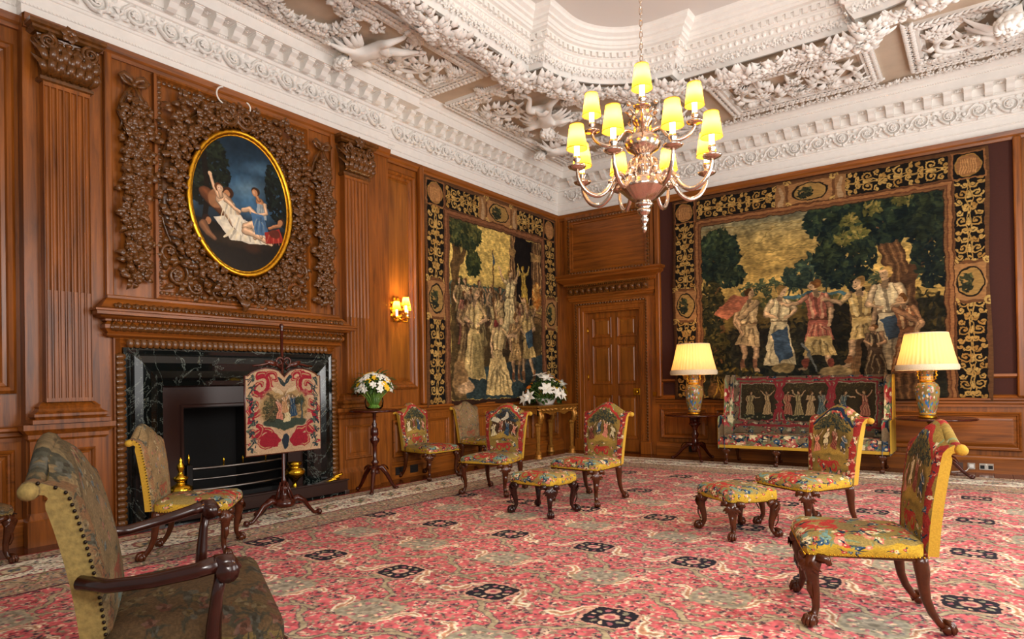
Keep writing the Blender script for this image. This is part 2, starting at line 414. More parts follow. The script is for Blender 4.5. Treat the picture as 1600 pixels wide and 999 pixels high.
def tapestry_door(w=1180, h=920):
    c = Cv(w, h, TAN); W_ = w/h; bw = .128; border(c, W_, bw, 1, C3('9c6a40'))
    e = bw*1.16; x0, x1, y0, y1 = e, W_-e, .006, 1-e; k = np.arange(h)[:, None]/h
    t = Cv(w, h, C3('b99550')); gr = np.clip((k-.55)/.35, 0, 1)
    t.a[:] = (C3('c9a458')*(1-gr[..., None]**3)+C3('5d6a66')*gr[..., None]**3)
    t.noise(9, .12, .25, 2); t.noise(60, .07, .12, 3)
    for i in range(16): t.line([(RG.rand()*W_, .6+RG.rand()*.3) for _ in (0,)]*1+[(RG.rand()*.2+.4+i*.05, .6+RG.rand()*.28)], .0015, C3('8a7440'))
    for i in range(46): xx = .34+i*.017; foliage(t, xx, .525+.012*math.sin(i*1.7), .014, .026+.02*(i % 7 == 0), 16, C3('3f4a34'), C3('7d7f4c'), .009, i)
    for xx, hh in ((.60, .12), (.64, .15), (.70, .13), (.55, .08)):
        t.line([(xx, .46), (xx, .5+hh*.5)], .004, C3('3a3a28')); foliage(t, xx, .53+hh*.3, .03, hh*.55, 110, C3('22302c'), C3('62704a'), .012, int(xx*100))
    t.poly([(x0, .50), (.5, .47), (.8, .455), (1.1, .47), (1.2, y0), (x0, y0)], C3('a08446'))
    t.poly([(x0, .40), (.45, .44), (.8, .43), (1.2, .42), (1.2, y0), (x0, y0)], C3('75602f'))
    t.poly([(x0, .30), (.4, .33), (.9, .31), (1.2, .33), (1.2, y0), (x0, y0)], C3('2d2c20')); t.line([(.5, .465), (.62, .475), (.78, .462), (.95, .47)], .010, C3('4b6a6c'), .003)
    foliage(t, .62, .24, .55, .13, 900, C3('1a1d18'), C3('6d6036'), .014, 5); foliage(t, .5, .44, .3, .03, 160, C3('46502f'), C3('8d7a40'), .012, 6)
    tree(t, x0+.05, y0, .72, .030, C3('5d4225'), C3('a5753c')); t.line([(x0+.05, .58), (x0+.10, .70)], .012, C3('5d4225'), .006)
    foliage(t, x0+.075, .70, .10, .12, 620, C3('14201f'), C3('4f5c36'), .016, 7); foliage(t, x0+.13, .60, .07, .05, 200, C3('16211f'), C3('5a6238'), .014, 8); foliage(t, x0+.05, .45, .05, .14, 260, C3('181d15'), C3('6a5a2c'), .014, 9); foliage(t, x0+.06, .22, .07, .12, 300, C3('12160f'), C3('7a6a30'), .014, 19)
    t.poly([(x1-.42, .42), (x1, .42), (x1, y0), (x1-.42, y0)], C3('25231a')); foliage(t, x1-.2, .3, .22, .2, 700, C3('12140f'), C3('5a4a26'), .014, 11)
    tree(t, x1-.33, y0, .72, .024, C3('735434'), C3('b98a55'), .01)
    p = [(x1-.13, y0), (x1-.14, .40), (x1-.16, .55), (x1-.20, .70), (x1-.22, .82)]; t.line(p, .055, C3('5e4128'), .03)
    for q in range(7): t.line([(a+(q-3)*.013, b) for a, b in p], .004, mixc(C3('4c3320'), C3('7d5836'), q % 2), .003)
    t.line([(x1-.13, .50), (x1-.06, .62), (x1-.03, .75)], .022, C3('4a3220'), .012)
    foliage(t, x1-.22, .79, .30, .12, 1500, C3('101a1b'), C3('44512f'), .019, 12); foliage(t, x1-.36, .62, .12, .14, 520, C3('121c1c'), C3('47522f'), .017, 13); foliage(t, x1-.04, .66, .07, .2, 380, C3('11191a'), C3('3c4428'), .018, 14)
    for xx, yy in ((x1-.34, .78), (x1-.25, .82), (x1-.30, .72), (x1-.14, .84), (x1-.36, .70)):
        foliage(t, xx, yy, .038, .026, 46, C3('5a5a2c'), C3('b89a52'), .012, int(xx*1e4))
    B, R, Y, O = C3('3c4c58'), C3('a0523c'), C3('c0a060'), C3('8f6a40')
    person(t, .36, .135, .40, C3('b89a6a'), SK, 1, False, 0, C3('4a3018'), 1)
    t.poly([(.20, .42), (.28, .50), (.37, .49), (.33, .42), (.26, .39)], C3('b06a4c'))
    person(t, .50, .15, .38, C3('c4b082'), SK, 1, True, 3, C3('8a6a38'), 2); t.poly([(.47, .30), (.53, .34), (.56, .20), (.50, .17)], B)
    person(t, .665, .135, .41, C3('a8604a'), SK, -1, False, 1, C3('6a4422'), 3); fold(t, [(.62, .28), (.71, .28), (.735, .20), (.60, .20)], C3('b79a5e'), 7, 3)
    person(t, .84, .14, .40, Y, SK, -1, False, 1, C3('a07840'), 4)
    person(t, .94, .12, .45, C3('c8b48a'), SK, -1, True, 3, C3('b08a4a'), 5); t.poly([(.90, .34), (.97, .36), (1.0, .27), (.93, .25)], B)
    person(t, .885, .09, .24, C3('4a3a2a'), SK2, -1, True, 3, C3('5a3a1c'), 6); person(t, 1.0, .11, .34, C3('7a4e30'), SK2, -1, True, 0, C3('5a3a1c'), 8)
    t.ell(.52, .145, .05, .025, C3('8c7448')); t.ell(.73, .12, .07, .03, C3('a08456')); t.line([(.60, .25), (.66, .13)], .005, C3('6a6a60')); foliage(t, .30, .10, .12, .05, 160, C3('1c1a10'), C3('9a7a30'), .012, 15)
    for q in range(26): xx = x0+RG.rand()*.3; t.line([(xx, y0), (xx+RG.uniform(-.04, .04), y0+.04+RG.rand()*.07)], .004, C3('a9863a'), .001)
    t.warp(.007, 18, 3); t.noise(260, .14, .35, 4); t.noise(24, .18, 1, 5); t.noise(70, .16, 1, 8)
    c.a[int(y0*h):int(y1*h), int(x0*h):int(x1*h)] = t.a[int(y0*h):int(y1*h), int(x0*h):int(x1*h)]
    c.warp(.004, 40, 9); c.noise(300, .12, .3, 6); c.a *= .86; return c.image('tapestry_hunt')
def tapestry_hall(w=900, h=860):
    c = Cv(w, h, TAN); W_ = w/h; bw = .135; border(c, W_, bw, 2, C3('8a5a3a'))
    e = bw*1.16; x0, x1, y0, y1 = e, W_-e, .02, 1-e
    t = Cv(w, h, C3('c7a85a')); t.noise(7, .10, .3, 2); t.noise(70, .06, .12, 3)
    t.poly([(x0, .56), (.35, .55), (.6, .57), (.6, .46), (x0, .46)], C3('5b6a5a')); foliage(t, .35, .53, .2, .03, 120, C3('34423c'), C3('7a7a4a'), .012, 1)
    # temple
    cx = .64; t.poly([(cx, .50), (x1, .50), (x1, y1), (cx, y1)], C3('17120f'))
    for xx in (cx-.03, cx+.165, x1-.05):
        t.poly([(xx, .48), (xx+.045, .48), (xx+.045, y1), (xx, y1)], C3('7a5838'))
        for q in range(4): t.line([(xx+.006+q*.011, .5), (xx+.006+q*.011, y1)], .003, C3('a98454') if q % 2 else C3('4f3823'))
        t.poly([(xx-.012, .78), (xx+.057, .78), (xx+.05, .74), (xx-.005, .74)], C3('a07c4a'))
    t.poly([(cx+.02, .32), (x1, .26), (x1, .47), (cx+.02, .50)], C3('7f6038'))
    for q in range(7): t.line([(cx, .20+q*.045), (x1, .16+q*.045)], .004, C3('4d3a22'))
    t.ell(cx+.20, .50, .045, .012, C3('b08a50')); foliage(t, cx+.205, .56, .035, .06, 120, C3('9a5a20'), C3('e8c070'), .014, 2)
    person(t, cx+.09, .50, .20, C3('c9a23e'), C3('d8b45c'), -1, True, 2, C3('9a7420'), 3); t.ell(cx+.045, .665, .016, .02, C3('d8b45c'))
    tree(t, x0+.03, .35, y1, .034, C3('5a4326'), C3('9c7840'), .01); t.line([(x0+.04, .62), (x0+.13, .76)], .018, C3('5a4326'), .008)
    foliage(t, x0+.10, .79, .13, .07, 520, C3('1f2a1c'), C3('8a7c3c'), .016, 5); foliage(t, x0+.16, .66, .05, .06, 160, C3('1e2718'), C3('6a6a34'), .016, 6); foliage(t, x0+.08, .53, .04, .05, 120, C3('232a1a'), C3('6a6234'), .014, 7)
    t.poly([(x0, .42), (x1, .40), (x1, y0), (x0, y0)], C3('5a4728')); t.poly([(x0+.1, .16), (x1, .24), (x1, y0), (x0+.1, y0)], C3('33403e'))
    r = random.Random(5); pal = [C3(q) for q in ('b9985a', 'c8ac70', '8a6c42', '6a5a44', 'a58048', '4c5c62', '9a5040', 'd0b878', '7c6840')]
    for row, (yy, n, hh) in enumerate(((.36, 9, .22), (.27, 8, .27), (.18, 7, .32))):
        for i in range(n):
            xx = x0+.03+(x1-x0-.10)*(i+r.uniform(.2, .8))/n*(.72 if row == 0 else .95)
            if row == 2 and .36 < xx < .60: continue
            person(t, xx, yy, hh*r.uniform(.9, 1.05), pal[r.randrange(9)], mixc(SK, SK2, r.random()), r.choice((-1, 1)), r.random() < .7, r.randrange(4), None, i+row*10)
    person(t, .595, .33, .34, C3('d2bc84'), SK, 1, True, 2, C3('7a5a2c'), 41); person(t, cx+.10, .32, .22, C3('c8a868'), SK, -1, True, 2, None, 42)
    person(t, x0+.16, .11, .44, C3('c2a468'), SK, 1, True, 3, C3('8a7450'), 43); t.poly([(x0+.15, .33), (x0+.23, .34), (x0+.24, .13), (x0+.14, .12)], C3('8d7a4a'), .7)
    t.line([(.47, .26), (.475, .74)], .005, C3('6a4a2a')); t.poly([(.475, .74), (.485, .69), (.475, .67), (.467, .69)], C3('3c4c58')); t.poly([(.46, .24), (.49, .24), (.50, .40), (.465, .40)], C3('8e3a30'))
    person(t, x1-.13, .10, .42, C3('c0a060'), SK, -1, False, 3, C3('8a6030'), 44); t.poly([(x1-.15, .36), (x1-.09, .38), (x1-.08, .29), (x1-.14, .28)], C3('3f5560'))
    person(t, x1-.25, .10, .36, C3('a88450'), SK2, 1, False, 0, C3('6a4a28'), 45)
    person(t, .50, .035, .40, C3('ceb074'), SK, 1, True, 1, C3('a98a58'), 46); fold(t, [(.44, .22), (.56, .22), (.62, .035), (.40, .035)], C3('cdae70'), 11, 47)
    t.ell(x0+.06, .12, .05, .09, C3('a07a4c')); t.ell(x0+.10, .08, .06, .03, SK); t.warp(.007, 18, 3); t.noise(260, .14, .35, 4); t.noise(20, .18, 1, 5); t.noise(70, .18, 1, 8)
    c.a[int(y0*h):int(y1*h), int(x0*h):int(x1*h)] = t.a[int(y0*h):int(y1*h), int(x0*h):int(x1*h)]
    c.warp(.004, 40, 9); c.noise(300, .12, .3, 6); c.a *= .90; return c.image('tapestry_procession')
def painting(w=480, h=640):
    c = Cv(w, h, C3('0d0d0f')); k = (np.arange(h)/h)[:, None, None]; W_ = w/h
    c.a[:] = C3('100d0b')*(1-np.clip((k-.3)/.2, 0, 1))+np.clip((k-.3)/.2, 0, 1)*(C3('31506a')*(1-np.clip((k-.6)/.4, 0, 1))+C3('16242f')*np.clip((k-.6)/.4, 0, 1))
    c.noise(8, .35, 1, 1); c.ell(.42, .62, .2, .1, C3('7b93a0'), .3, .5, .9); c.ell(.5, .78, .16, .06, C3('5f7f96'), .2, .5, .9)
    foliage(c, .12, .68, .16, .24, 700, C3('0a0e0c'), C3('2e3a26'), .022, 1); foliage(c, .68, .66, .13, .26, 500, C3('0a0e0d'), C3('26342a'), .022, 2); c.line([(.10, .3), (.13, .5), (.11, .8)], .018, C3('17110b'))
    c.poly([(0, .36), (.3, .32), (W_, .36), (W_, 0), (0, 0)], C3('1d150d')); c.ell(.35, .24, .3, .06, C3('3a2a18'), 0, .8, .8); c.ell(.45, .2, .08, .05, C3('3a2212'), 0, 1, .6)
    sk, s2 = C3('d9b08a'), C3('b07850')
    limb(c, [(.12, .52), (.22, .44), (.30, .36), (.34, .30)], .045, C3('6a3e24'), .03); c.ell(.19, .50, .06, .07, s2*.85); c.ell(.27, .555, .04, .045, C3('3c2212')); c.ell(.262, .545, .022, .03, s2)
    c.poly([(.17, .37), (.30, .41), (.50, .37), (.60, .25), (.42, .225), (.26, .27)], C3('cfc4ae')); fold(c, [(.22, .35), (.46, .34), (.57, .245), (.28, .24)], C3('ddd2ba'), 9, 2, .25)
    limb(c, [(.235, .50), (.27, .455), (.31, .40), (.335, .37)], .050, sk, .056)                       # reclining figure in pale drapery
    fold(c, [(.205, .47), (.25, .505), (.355, .40), (.30, .355)], C3('e0d2b8'), 6, 5, .22); fold(c, [(.28, .41), (.36, .42), (.45, .33), (.38, .27), (.30, .34)], C3('e6dac2'), 6, 6, .2)
    limb(c, [(.40, .345), (.455, .375), (.475, .32), (.465, .275)], .030, sk, .016); limb(c, [(.40, .32), (.49, .29), (.575, .255)], .030, sk, .014); c.ell(.585, .252, .018, .010, sk, -.2)
    limb(c, [(.215, .515), (.175, .575), (.15, .65)], .019, sk, .011); c.ell(.148, .66, .014, .016, sk); limb(c, [(.26, .50), (.31, .46), (.355, .44)], .018, sk, .010)
    limb(c, [(.225, .52), (.218, .55)], .017, sk*.9); c.ell(.208, .582, .034, .036, C3('5a341c')); c.ell(.216, .574, .024, .031, sk*.92); c.ell(.212, .577, .017, .022, mixc(sk, (1, .95, .9), .3), 0, .8, .6); c.ell(.224, .578, .004, .003, C3('3a2012')); c.ell(.209, .578, .004, .003, C3('3a2012')); c.ell(.217, .562, .006, .002, C3('9a4a3a'))
    limb(c, [(.505, .545), (.525, .51), (.52, .45), (.505, .425)], .030, s2*1.1, .034); fold(c, [(.485, .53), (.55, .53), (.555, .42), (.48, .42)], C3('8f9aa0'), 5, 8, .25)   # seated figure
    limb(c, [(.49, .43), (.43, .475), (.375, .455)], .024, sk, .015); limb(c, [(.51, .42), (.49, .36), (.515, .29)], .024, sk*.97, .013); limb(c, [(.545, .53), (.555, .47), (.50, .45)], .015, sk, .010)
    limb(c, [(.50, .555), (.485, .575)], .014, s2); c.ell(.476, .612, .030, .030, C3('3a2414')); c.ell(.470, .600, .020, .027, s2*1.05); c.ell(.465, .603, .012, .018, sk, 0, .7, .6)
    fold(c, [(.44, .455), (.53, .455), (.575, .31), (.47, .30)], C3('46688c'), 6, 9, .25); fold(c, [(.54, .33), (.66, .375), (.70, .28), (.55, .25)], C3('96281f'), 6, 10, .3); c.ell(.62, .33, .05, .035, C3('5f281a'))
    limb(c, [(.665, .40), (.61, .385), (.575, .365)], .016, s2, .010); c.ell(.672, .425, .030, .032, C3('3a2214')); c.ell(.664, .418, .022, .027, s2); c.ell(.12, .345, .032, .036, C3('2c180e')); c.ell(.135, .338, .022, .027, s2*.9); limb(c, [(.10, .31), (.135, .26), (.18, .225)], .032, s2*.75, .014)
    c.warp(.005, 12, 2); c.noise(50, .08, 1, 3); return c.image('oval_landscape')
RED, BLU, CRM, GRN, OCH, OLV, PNK = C3('a8352f'), C3('27425c'), C3('d8c89a'), C3('6f7f5c'), C3('b9963c'), C3('8c7238'), C3('c97a64')
def flowers(c, x0, y0, x1, y1, n, cols, r0, seed, dark=C3('23303a'), soft_=False):
    soft_ = soft_ or float(dark[0]) > .25
    r = random.Random(seed)
    for i in range(n):
        x, y = r.uniform(x0, x1), r.uniform(y0, y1); q = r0*r.uniform(.6, 1.3); col = r.choice(cols); a0 = r.random()*6
        for k in range(2): a = a0+k*2.2; c.line([(x, y), (x+q*1.3*math.cos(a), y+q*1.3*math.sin(a)), (x+q*2.2*math.cos(a+.5), y+q*2.2*math.sin(a+.5))], q*.42, dark if (k or soft_) else GRN, q*.08)
        for k in range(5): a = a0+k*2*PI/5; c.ell(x+q*.5*math.cos(a), y+q*.5*math.sin(a), q*.48, q*.42, mixc(col, (1, 1, 1), .12*(k % 2)), a)
        c.ell(x, y, q*.3, q*.3, mixc(col, (.2, .15, .1), .4) if soft_ else (CRM if col is not CRM else RED))
def scrolls(c, x, y, s, col, w=.022):
    for sg in (-1, 1):
        c.line([(x, y)]+[(x+sg*(s*.5+a), y+b) for a, b in sp2(0, 0, s*.5, s*.12, PI, -1.1*1, 16)], s*w*6, col, s*w*2)
        c.line([(x+sg*s*.1, y), (x+sg*s*.7, y+s*.55), (x+sg*s*1.2, y+s*.3)], s*.11, col, s*.02)
def needle_back(name, kind, seed, w=300, h=400, dim=1.):
    """kinds: scene (figures under trees), dark (figures on brown), dull (faded)"""
    g = OLV if kind != 'dull' else C3('8a7350'); c = Cv(w, h, g); W_ = w/h; c.noise(10, .12, 1, seed)
    r = random.Random(seed); edge = [RED, RED, CRM, BLU, PNK] if kind != 'dull' else [C3('8a5a40'), C3('8f7a56'), C3('5a5646')]
    dk = C3('1f2c3e') if kind != 'dull' else C3('55503f')
    flowers(c, .02, .02, W_-.02, .34, 26, edge, .026, seed, dk)
    scrolls(c, W_/2, .20, .15, RED if kind != 'dull' else C3('96543e')); scrolls(c, W_/2, .06, .12, C3('7d8a80'))
    for x in (.05, W_-.05):
        c.line([(x+.012*math.sin(q), .05+q*.1) for q in range(10)], .028, RED*.85 if kind != 'dull' else C3('8f6a48'), .045)
        flowers(c, x-.035, .1, x+.035, .95, 16, [RED, CRM, PNK, BLU] if kind != 'dull' else edge, .022, seed+3, dk)
    c.ell(W_/2, .60, W_*.36, .27, {'scene': C3('6d5a2e'), 'dark': C3('4a3423'), 'dull': C3('8c7452')}[kind], 0, 1, .1)
    if kind == 'dull':
        flowers(c, .15, .35, W_-.15, .85, 30, [C3('a06a54'), C3('b3a078'), C3('6f7a78')], .018, seed+5, dk); c.ell(W_/2, .6, .1, .05, C3('b98a6a'), .4, .6, .8)
    else:
        foliage(c, W_/2, .80, W_*.34, .10, 330, C3('1f2a2c'), C3('8a7f45') if kind == 'scene' else C3('55617a'), .016, seed)
        c.ell(W_/2, .42, W_*.36, .07, C3('a5853e'), 0, 1, .4)
        for i in range(4):
            x = W_*(.24+.17*i); rb = [BLU, PNK, CRM, C3('7a3a30')][(i+seed) % 4]
            person(c, x, .42+r.uniform(0, .03), .27, rb, C3('e0c4a0'), r.choice((-1, 1)), i % 2 == 0, r.randrange(4), C3('5a3a20'), seed+i)
        if kind == 'dark':
            for sg in (-1, 1): c.poly([(W_*.4, .70), (W_*.4+sg*.14, .84), (W_*.4+sg*.17, .78), (W_*.4+sg*.05, .66)], C3('c9bda0'))
    t = Cv(w, h, g)
    flowers(c, .06, .88, W_-.06, .99, 18, edge, .028, seed+9, dk); c.line([(.1, .86), (W_*.3, .93), (W_/2, .955), (W_*.7, .93), (W_-.1, .86)], .02, [RED, dk, RED][seed % 3] if kind != 'dull' else g*.8)
    c.warp(.016, 12, 4); c.noise(150, .14, 1, seed+1); c.noise(6, .08, 1, seed+2); c.a *= dim; return c.image(name)
def needle_seat(name, dull, seed, w=340, h=340, dim=1.):
    """the middle .15-.85 is the top, the edges fold down the sides; the lower edge (v = 0) is the front"""
    side = C3('b8932f') if not dull else C3('80683c'); c = Cv(w, h, side); c.noise(12, .08, 1, seed)
    g = C3('8f7a45') if not dull else C3('6b5236'); c.ell(.5, .52, .40, .40, g, 0, 1, .15); c.poly([(.13, .05), (.87, .05), (.85, .85), (.15, .85)], g)
    ed = [RED, RED, BLU, CRM, PNK] if not dull else [C3('6e4634'), C3('6f5a38'), C3('4a4436')]; dk = C3('1d2c3c') if not dull else C3('4c4534')
    c.ell(.5, .5, .25, .22, C3('7d6a44') if not dull else g*.95, 0, 1, .3); flowers(c, .16, .16, .84, .84, 52, ed, .034, seed, dk)
    if not dull:
        for y in (.17, .30): scrolls(c, .5, y, .15, RED); scrolls(c, .25, y-.03, .08, C3('6f8f88')); scrolls(c, .75, y-.03, .08, C3('6f8f88'))
    flowers(c, .12, .04, .88, .16, 22, ed, .036, seed+1, dk); flowers(c, .05, .10, .14, .8, 12, ed, .02, seed+2, dk); flowers(c, .86, .10, .95, .8, 12, ed, .02, seed+3, dk)
    c.poly([(0, 0), (1, 0), (1, .03), (0, .03)], side*1.1); c.warp(.016, 12, 4); c.noise(150, .14, 1, seed+1); c.a *= dim; return c.image(name)
def sofa_back(w=760, h=330):
    c = Cv(w, h, C3('75614a')); W_ = w/h; c.noise(10, .12, 1, 3); flowers(c, 0, 0, W_, 1, 230, [C3('8f2f30'), C3('8f2f30'), C3('a89c7c'), BLU*.9], .034, 4, C3('1e2628'))
    for x0, x1 in ((.14, .72), (.80, 1.50), (1.58, 2.16)):
        c.poly([(x0-.04, .22), (x1+.04, .22), (x1+.04, .90), (x0-.04, .90)], C3('8c2f32')); c.poly([(x0-.02, .24), (x1+.02, .24), (x1+.02, .88), (x0-.02, .88)], C3('8d8266')); c.poly([(x0, .26), (x1, .26), (x1, .86), (x0, .86)], C3('3a2f1c'))
        foliage(c, (x0+x1)/2, .74, (x1-x0)*.48, .13, 420, C3('2a2415'), C3('6e5c34'), .014, int(x0*50)); c.ell((x0+x1)/2, .29, (x1-x0)*.48, .07, C3('2a2a1c')); flowers(c, x0+.03, .25, x1-.03, .33, 12, [C3('5a5a30'), C3('6a5a3a')], .018, 8)
        n = 2 if x1-x0 < .65 else 4
        for i in range(n): person(c, x0+(x1-x0)*(i+.5)/n, .32, .42, [C3('9a5a44'), C3('8c7a50'), C3('a98a5e'), C3('4c5c5c')][(i+int(x0*10)) % 4], C3('b9946a'), -1 if i % 2 else 1, True, i+1, C3('4a3018'), i)
    for x in (.76, 1.54):
        for sg in (-1, 1): c.line([(x+sg*.10, .95), (x+sg*.03, .78), (x+sg*.05, .62), (x-sg*.04, .5), (x+sg*.05, .38), (x+sg*.10, .2)], .02, C3('8c2f32'))
    c.line([(.05, .14), (W_-.05, .14)], .02, C3('8c2f32')); c.line([(.05, .95), (W_-.05, .95)], .016, C3('8c2f32')); c.warp(.016, 12, 4); c.noise(160, .14, 1, 5); c.a *= .78; return c.image('settee_back')
def needle_field(name, seed, w=380, h=190, g=C3('8f8160')):
    c = Cv(w, h, g); c.noise(8, .1, 1, seed); flowers(c, 0, 0, w/h, 1, int(90*w/h/2), [C3('98302f'), C3('98302f'), CRM*.95, BLU, PNK*.9], .085, seed, C3('1e2a34')); c.warp(.016, 12, 4); c.noise(90, .14, 1, seed); return c.image(name)
def screen_panel(w=360, h=390):
    c = Cv(w, h, C3('c3a27e')); W_ = w/h; c.noise(10, .06, 1, 1)
    for sg in (-1, 1):
        m = lambda x: W_/2+sg*x
        for (x, y, R, tr, a) in ((.30, .80, .14, 1.2, 1.5), (.36, .58, .10, 1.1, 4.), (.24, .17, .13, 1.3, .5), (.36, .27, .09, 1., 2.), (.14, .90, .08, 1., 0)):
            c.line([(m(x+p), y+q) for p, q in sp2(0, 0, R, R*.2, a, tr, 18)], R*.30, C3('9c2230'), R*.12)
            c.line([(m(x+p*1.12), y+q*1.12) for p, q in sp2(0, 0, R, R*.2, a, tr, 18)], R*.05, C3('b98f66'))
        c.poly([(m(.36), .36), (m(.44), .40), (m(.42), .52), (m(.35), .50)], C3('9c2230')); c.poly([(m(.10), .07), (m(.26), .10), (m(.30), .22), (m(.14), .26), (m(.05), .16)], C3('98222e'))
        for i in range(7): y = .1+i*.13; c.line([(m(.42), y), (m(.38), y+.05), (m(.41), y+.09)], .010, C3('1f2e36'), .004)
        flowers(c, min(m(.36), m(.45)), .05, max(m(.36), m(.45)), .97, 9, [C3('9c2230'), C3('b98a70')], .022, 3 if sg > 0 else 4)
        c.line(sp2(m(.035), .90, .04, .008, 0, 1.3*sg, 12), .012, C3('2e3a3c'))
    for sg in (-1, 1):
        for k in range(9): y = .08+k*.105; foliage(c, W_/2+sg*(.40-.03*(k % 2)), y, .035, .04, 10, C3('2a3a3e'), C3('8a8a60'), .02, k)
        foliage(c, W_/2+sg*.22, .70, .10, .05, 30, C3('8a2430'), C3('c8a080'), .022, 31)
    c.ell(W_/2, .54, .33, .27, C3('a98a5c'), 0, 1, .15); foliage(c, W_/2, .52, .28, .2, 150, C3('6a5636'), C3('c0a274'), .03, 17); c.ell(W_/2, .36, .28, .06, C3('3a4438')); foliage(c, W_/2-.16, .52, .10, .14, 260, C3('2c2f22'), C3('8a7a48'), .014, 5); foliage(c, W_/2+.18, .62, .07, .05, 100, C3('2a3226'), C3('6a6a44'), .014, 6); c.line([(W_/2-.22, .42), (W_/2-.10, .62), (W_/2-.2, .70)], .014, C3('5a4a30')); c.line([(W_/2+.2, .4), (W_/2+.22, .6)], .010, C3('3a4a4c'))
    for i, (x, y) in enumerate(((-.07, .40), (.03, .38), (.11, .44), (0., .52))): person(c, W_/2+x, y, .26, [PNK, CRM, BLU, C3('b98a60')][i], C3('dcc0a0'), 1 if i % 2 else -1, True, i, None, i)
    c.ell(W_/2, .14, .05, .10, C3('26303a')); c.ell(W_/2-.1, .76, .08, .03, C3('cdb48e')); c.ell(W_/2+.09, .77, .07, .03, C3('cdb48e')); c.warp(.016, 12, 4); c.noise(150, .12, 1, 5); c.a *= .84; return c.image('screen_needlework')
def carpet_img(x0=.45, x1=7.95, y0=-11., y1=-.62, ppm=210):
    """coral field of small flowers, lattice of navy and grey cartouches, banded cream border"""
    w, h = int((x1-x0)*ppm), int((y1-y0)*ppm); CO = C3('cc666a')
    tw, th = .733, 1.18; T = Cv(int(tw*ppm)*3, int(th*ppm)*3, CO); k = th*3  # drawn at unit 1 = 3 tiles high
    u = lambda m: m/(th*3)
    r = random.Random(3); NX = T.w/T.h
    tile_w, tile_h = NX/3, 1/3
    def every(fn):
        for i in range(-1, 4):
            for j in range(-1, 4): fn(i*tile_w, j*tile_h)
    ff = [(r.random()*tile_w, r.random()*tile_h, r.random(), r.random()*6) for _ in range(1150)]
    cols = [C3('dcc0a8'), C3('9a9078'), C3('dcc2a6'), C3('8d7f66'), C3('4a3a44'), C3('b09a80'), C3('a8434a')]
    def fl(X, Y):
        for i, (a, b, q, an) in enumerate(ff):
            x, y = X+a, Y+b
            if not (-.02 < x < NX+.02 and -.02 < y < 1.02): continue
            s = u(.008+.011*q); col = cols[i % 7]
            T.ell(x, y, s*1.5, s*.75, col, an, .9, .3)
            if q > .55: T.ell(x+s*math.cos(an), y+s*math.sin(an), s*.8, s*.6, cols[(i+3) % 7], an+1, 1, .3); T.ell(x, y, s*.35, s*.35, C3('4a2a34'))
    every(fl)
    def lat(X, Y):
        for sg in (-1, 1):
            for dy in (0, .5):
                P0 = (X+tile_w*.25*(1 if sg > 0 else 3) % 1e9, Y+tile_h*(.25+dy))
                p = [(P0[0]+sg*u(a), P0[1]+u(b)) for a, b in ((-.30, -.16), (-.22, -.17), (-.13, -.13), (-.10, -.05), (-.02, .0), (.06, .03), (.10, .10), (.18, .15), (.28, .15))]
                T.line(p, u(.019), C3('57474c')); T.line(p, u(.014), C3('aa9a7c'))
                q = [(P0[0]+sg*u(a), P0[1]+u(b+.30)) for a, b in ((-.10, -.09), (-.05, -.10), (-.01, -.05), (.0, .03), (.05, .09), (.10, .07))]
                T.line(q, u(.032), C3('e8d6bc'), u(.016)); T.line(q, u(.013), C3('b9886a'), u(.005))
    every(lat)
    def cart(X, Y, dx, dy, a, b, body, rim, spots):
        x, y = X+dx, Y+dy
        T.ell(x, y, u(a*1.18), u(b*1.18), CO, 0, 1, .02)
        n = 24; pp = lambda m: [(x+u(a*m)*math.copysign(abs(math.cos(t*2*PI/n))**.45, math.cos(t*2*PI/n)), y+u(b*m)*math.copysign(abs(math.sin(t*2*PI/n))**.45, math.sin(t*2*PI/n))) for t in range(n)]
        T.poly(pp(1.12), rim); T.poly(pp(1.), body); rr = random.Random(4)
        for i in range(spots):
            t = i*2*PI/spots; T.ell(x+u(a*.74)*math.cos(t), y+u(b*.74)*math.sin(t), u(.020), u(.014), [C3('d8b89a'), C3('a8646a'), C3('8f8a74')][i % 3], t)
        for i in range(50 if spots > 20 else 0): t = rr.random()*6.28; q = rr.random()**.5; T.ell(x+u(a*q)*math.cos(t), y+u(b*q)*math.sin(t), u(.010), u(.007), [C3('6f6a66'), C3('c2b49a'), C3('7c7460'), C3('b08a78')][i % 4], t)
        T.ell(x, y, u(a*.42), u(b*.42), C3('d3a28e') if rim[0] > .7 else C3('a09684')); T.ell(x, y, u(a*.2), u(b*.2), C3('a8505a') if rim[0] > .7 else C3('857c6c'))
    for i in range(-1, 4):
        for j in range(-1, 4):
            cart(i*tile_w, j*tile_h, tile_w*.5, tile_h*.5, .125, .12, C3('25222b'), C3('cf9c88'), 12)
            cart(i*tile_w, j*tile_h, 0, 0, .135, .13, C3('9a9280'), C3('a59a80'), 26)
    t = T.a[T.h//3:T.h//3*2, T.w//3:T.w//3*2]; th_, tw_ = t.shape[:2]
    c = Cv(w, h, CO); jj = np.arange(h); ii = np.arange(w)
    ty = ((y0+(jj+.5)/ppm+5.715)/th+.5) % 1; tx = ((x0+(ii+.5)/ppm-2.30)/tw+.5) % 1
    c.a[:] = t[(ty*th_).astype(int) % th_][:, (tx*tw_).astype(int) % tw_]
    Xd = np.minimum(ii+.5, w-ii-.5)[None, :]/ppm; Yd = np.minimum(jj+.5, h-jj-.5)[:, None]/ppm; D = np.minimum(Xd, Yd); along = np.where(Xd < Yd, np.broadcast_to(jj[:, None], D.shape), np.broadcast_to(ii[None], D.shape))/ppm
    rr = np.random.RandomState(2); nz = rr.rand(h//3+2, w//3+2); nz = np.repeat(np.repeat(nz, 3, 0), 3, 1)[:h, :w]
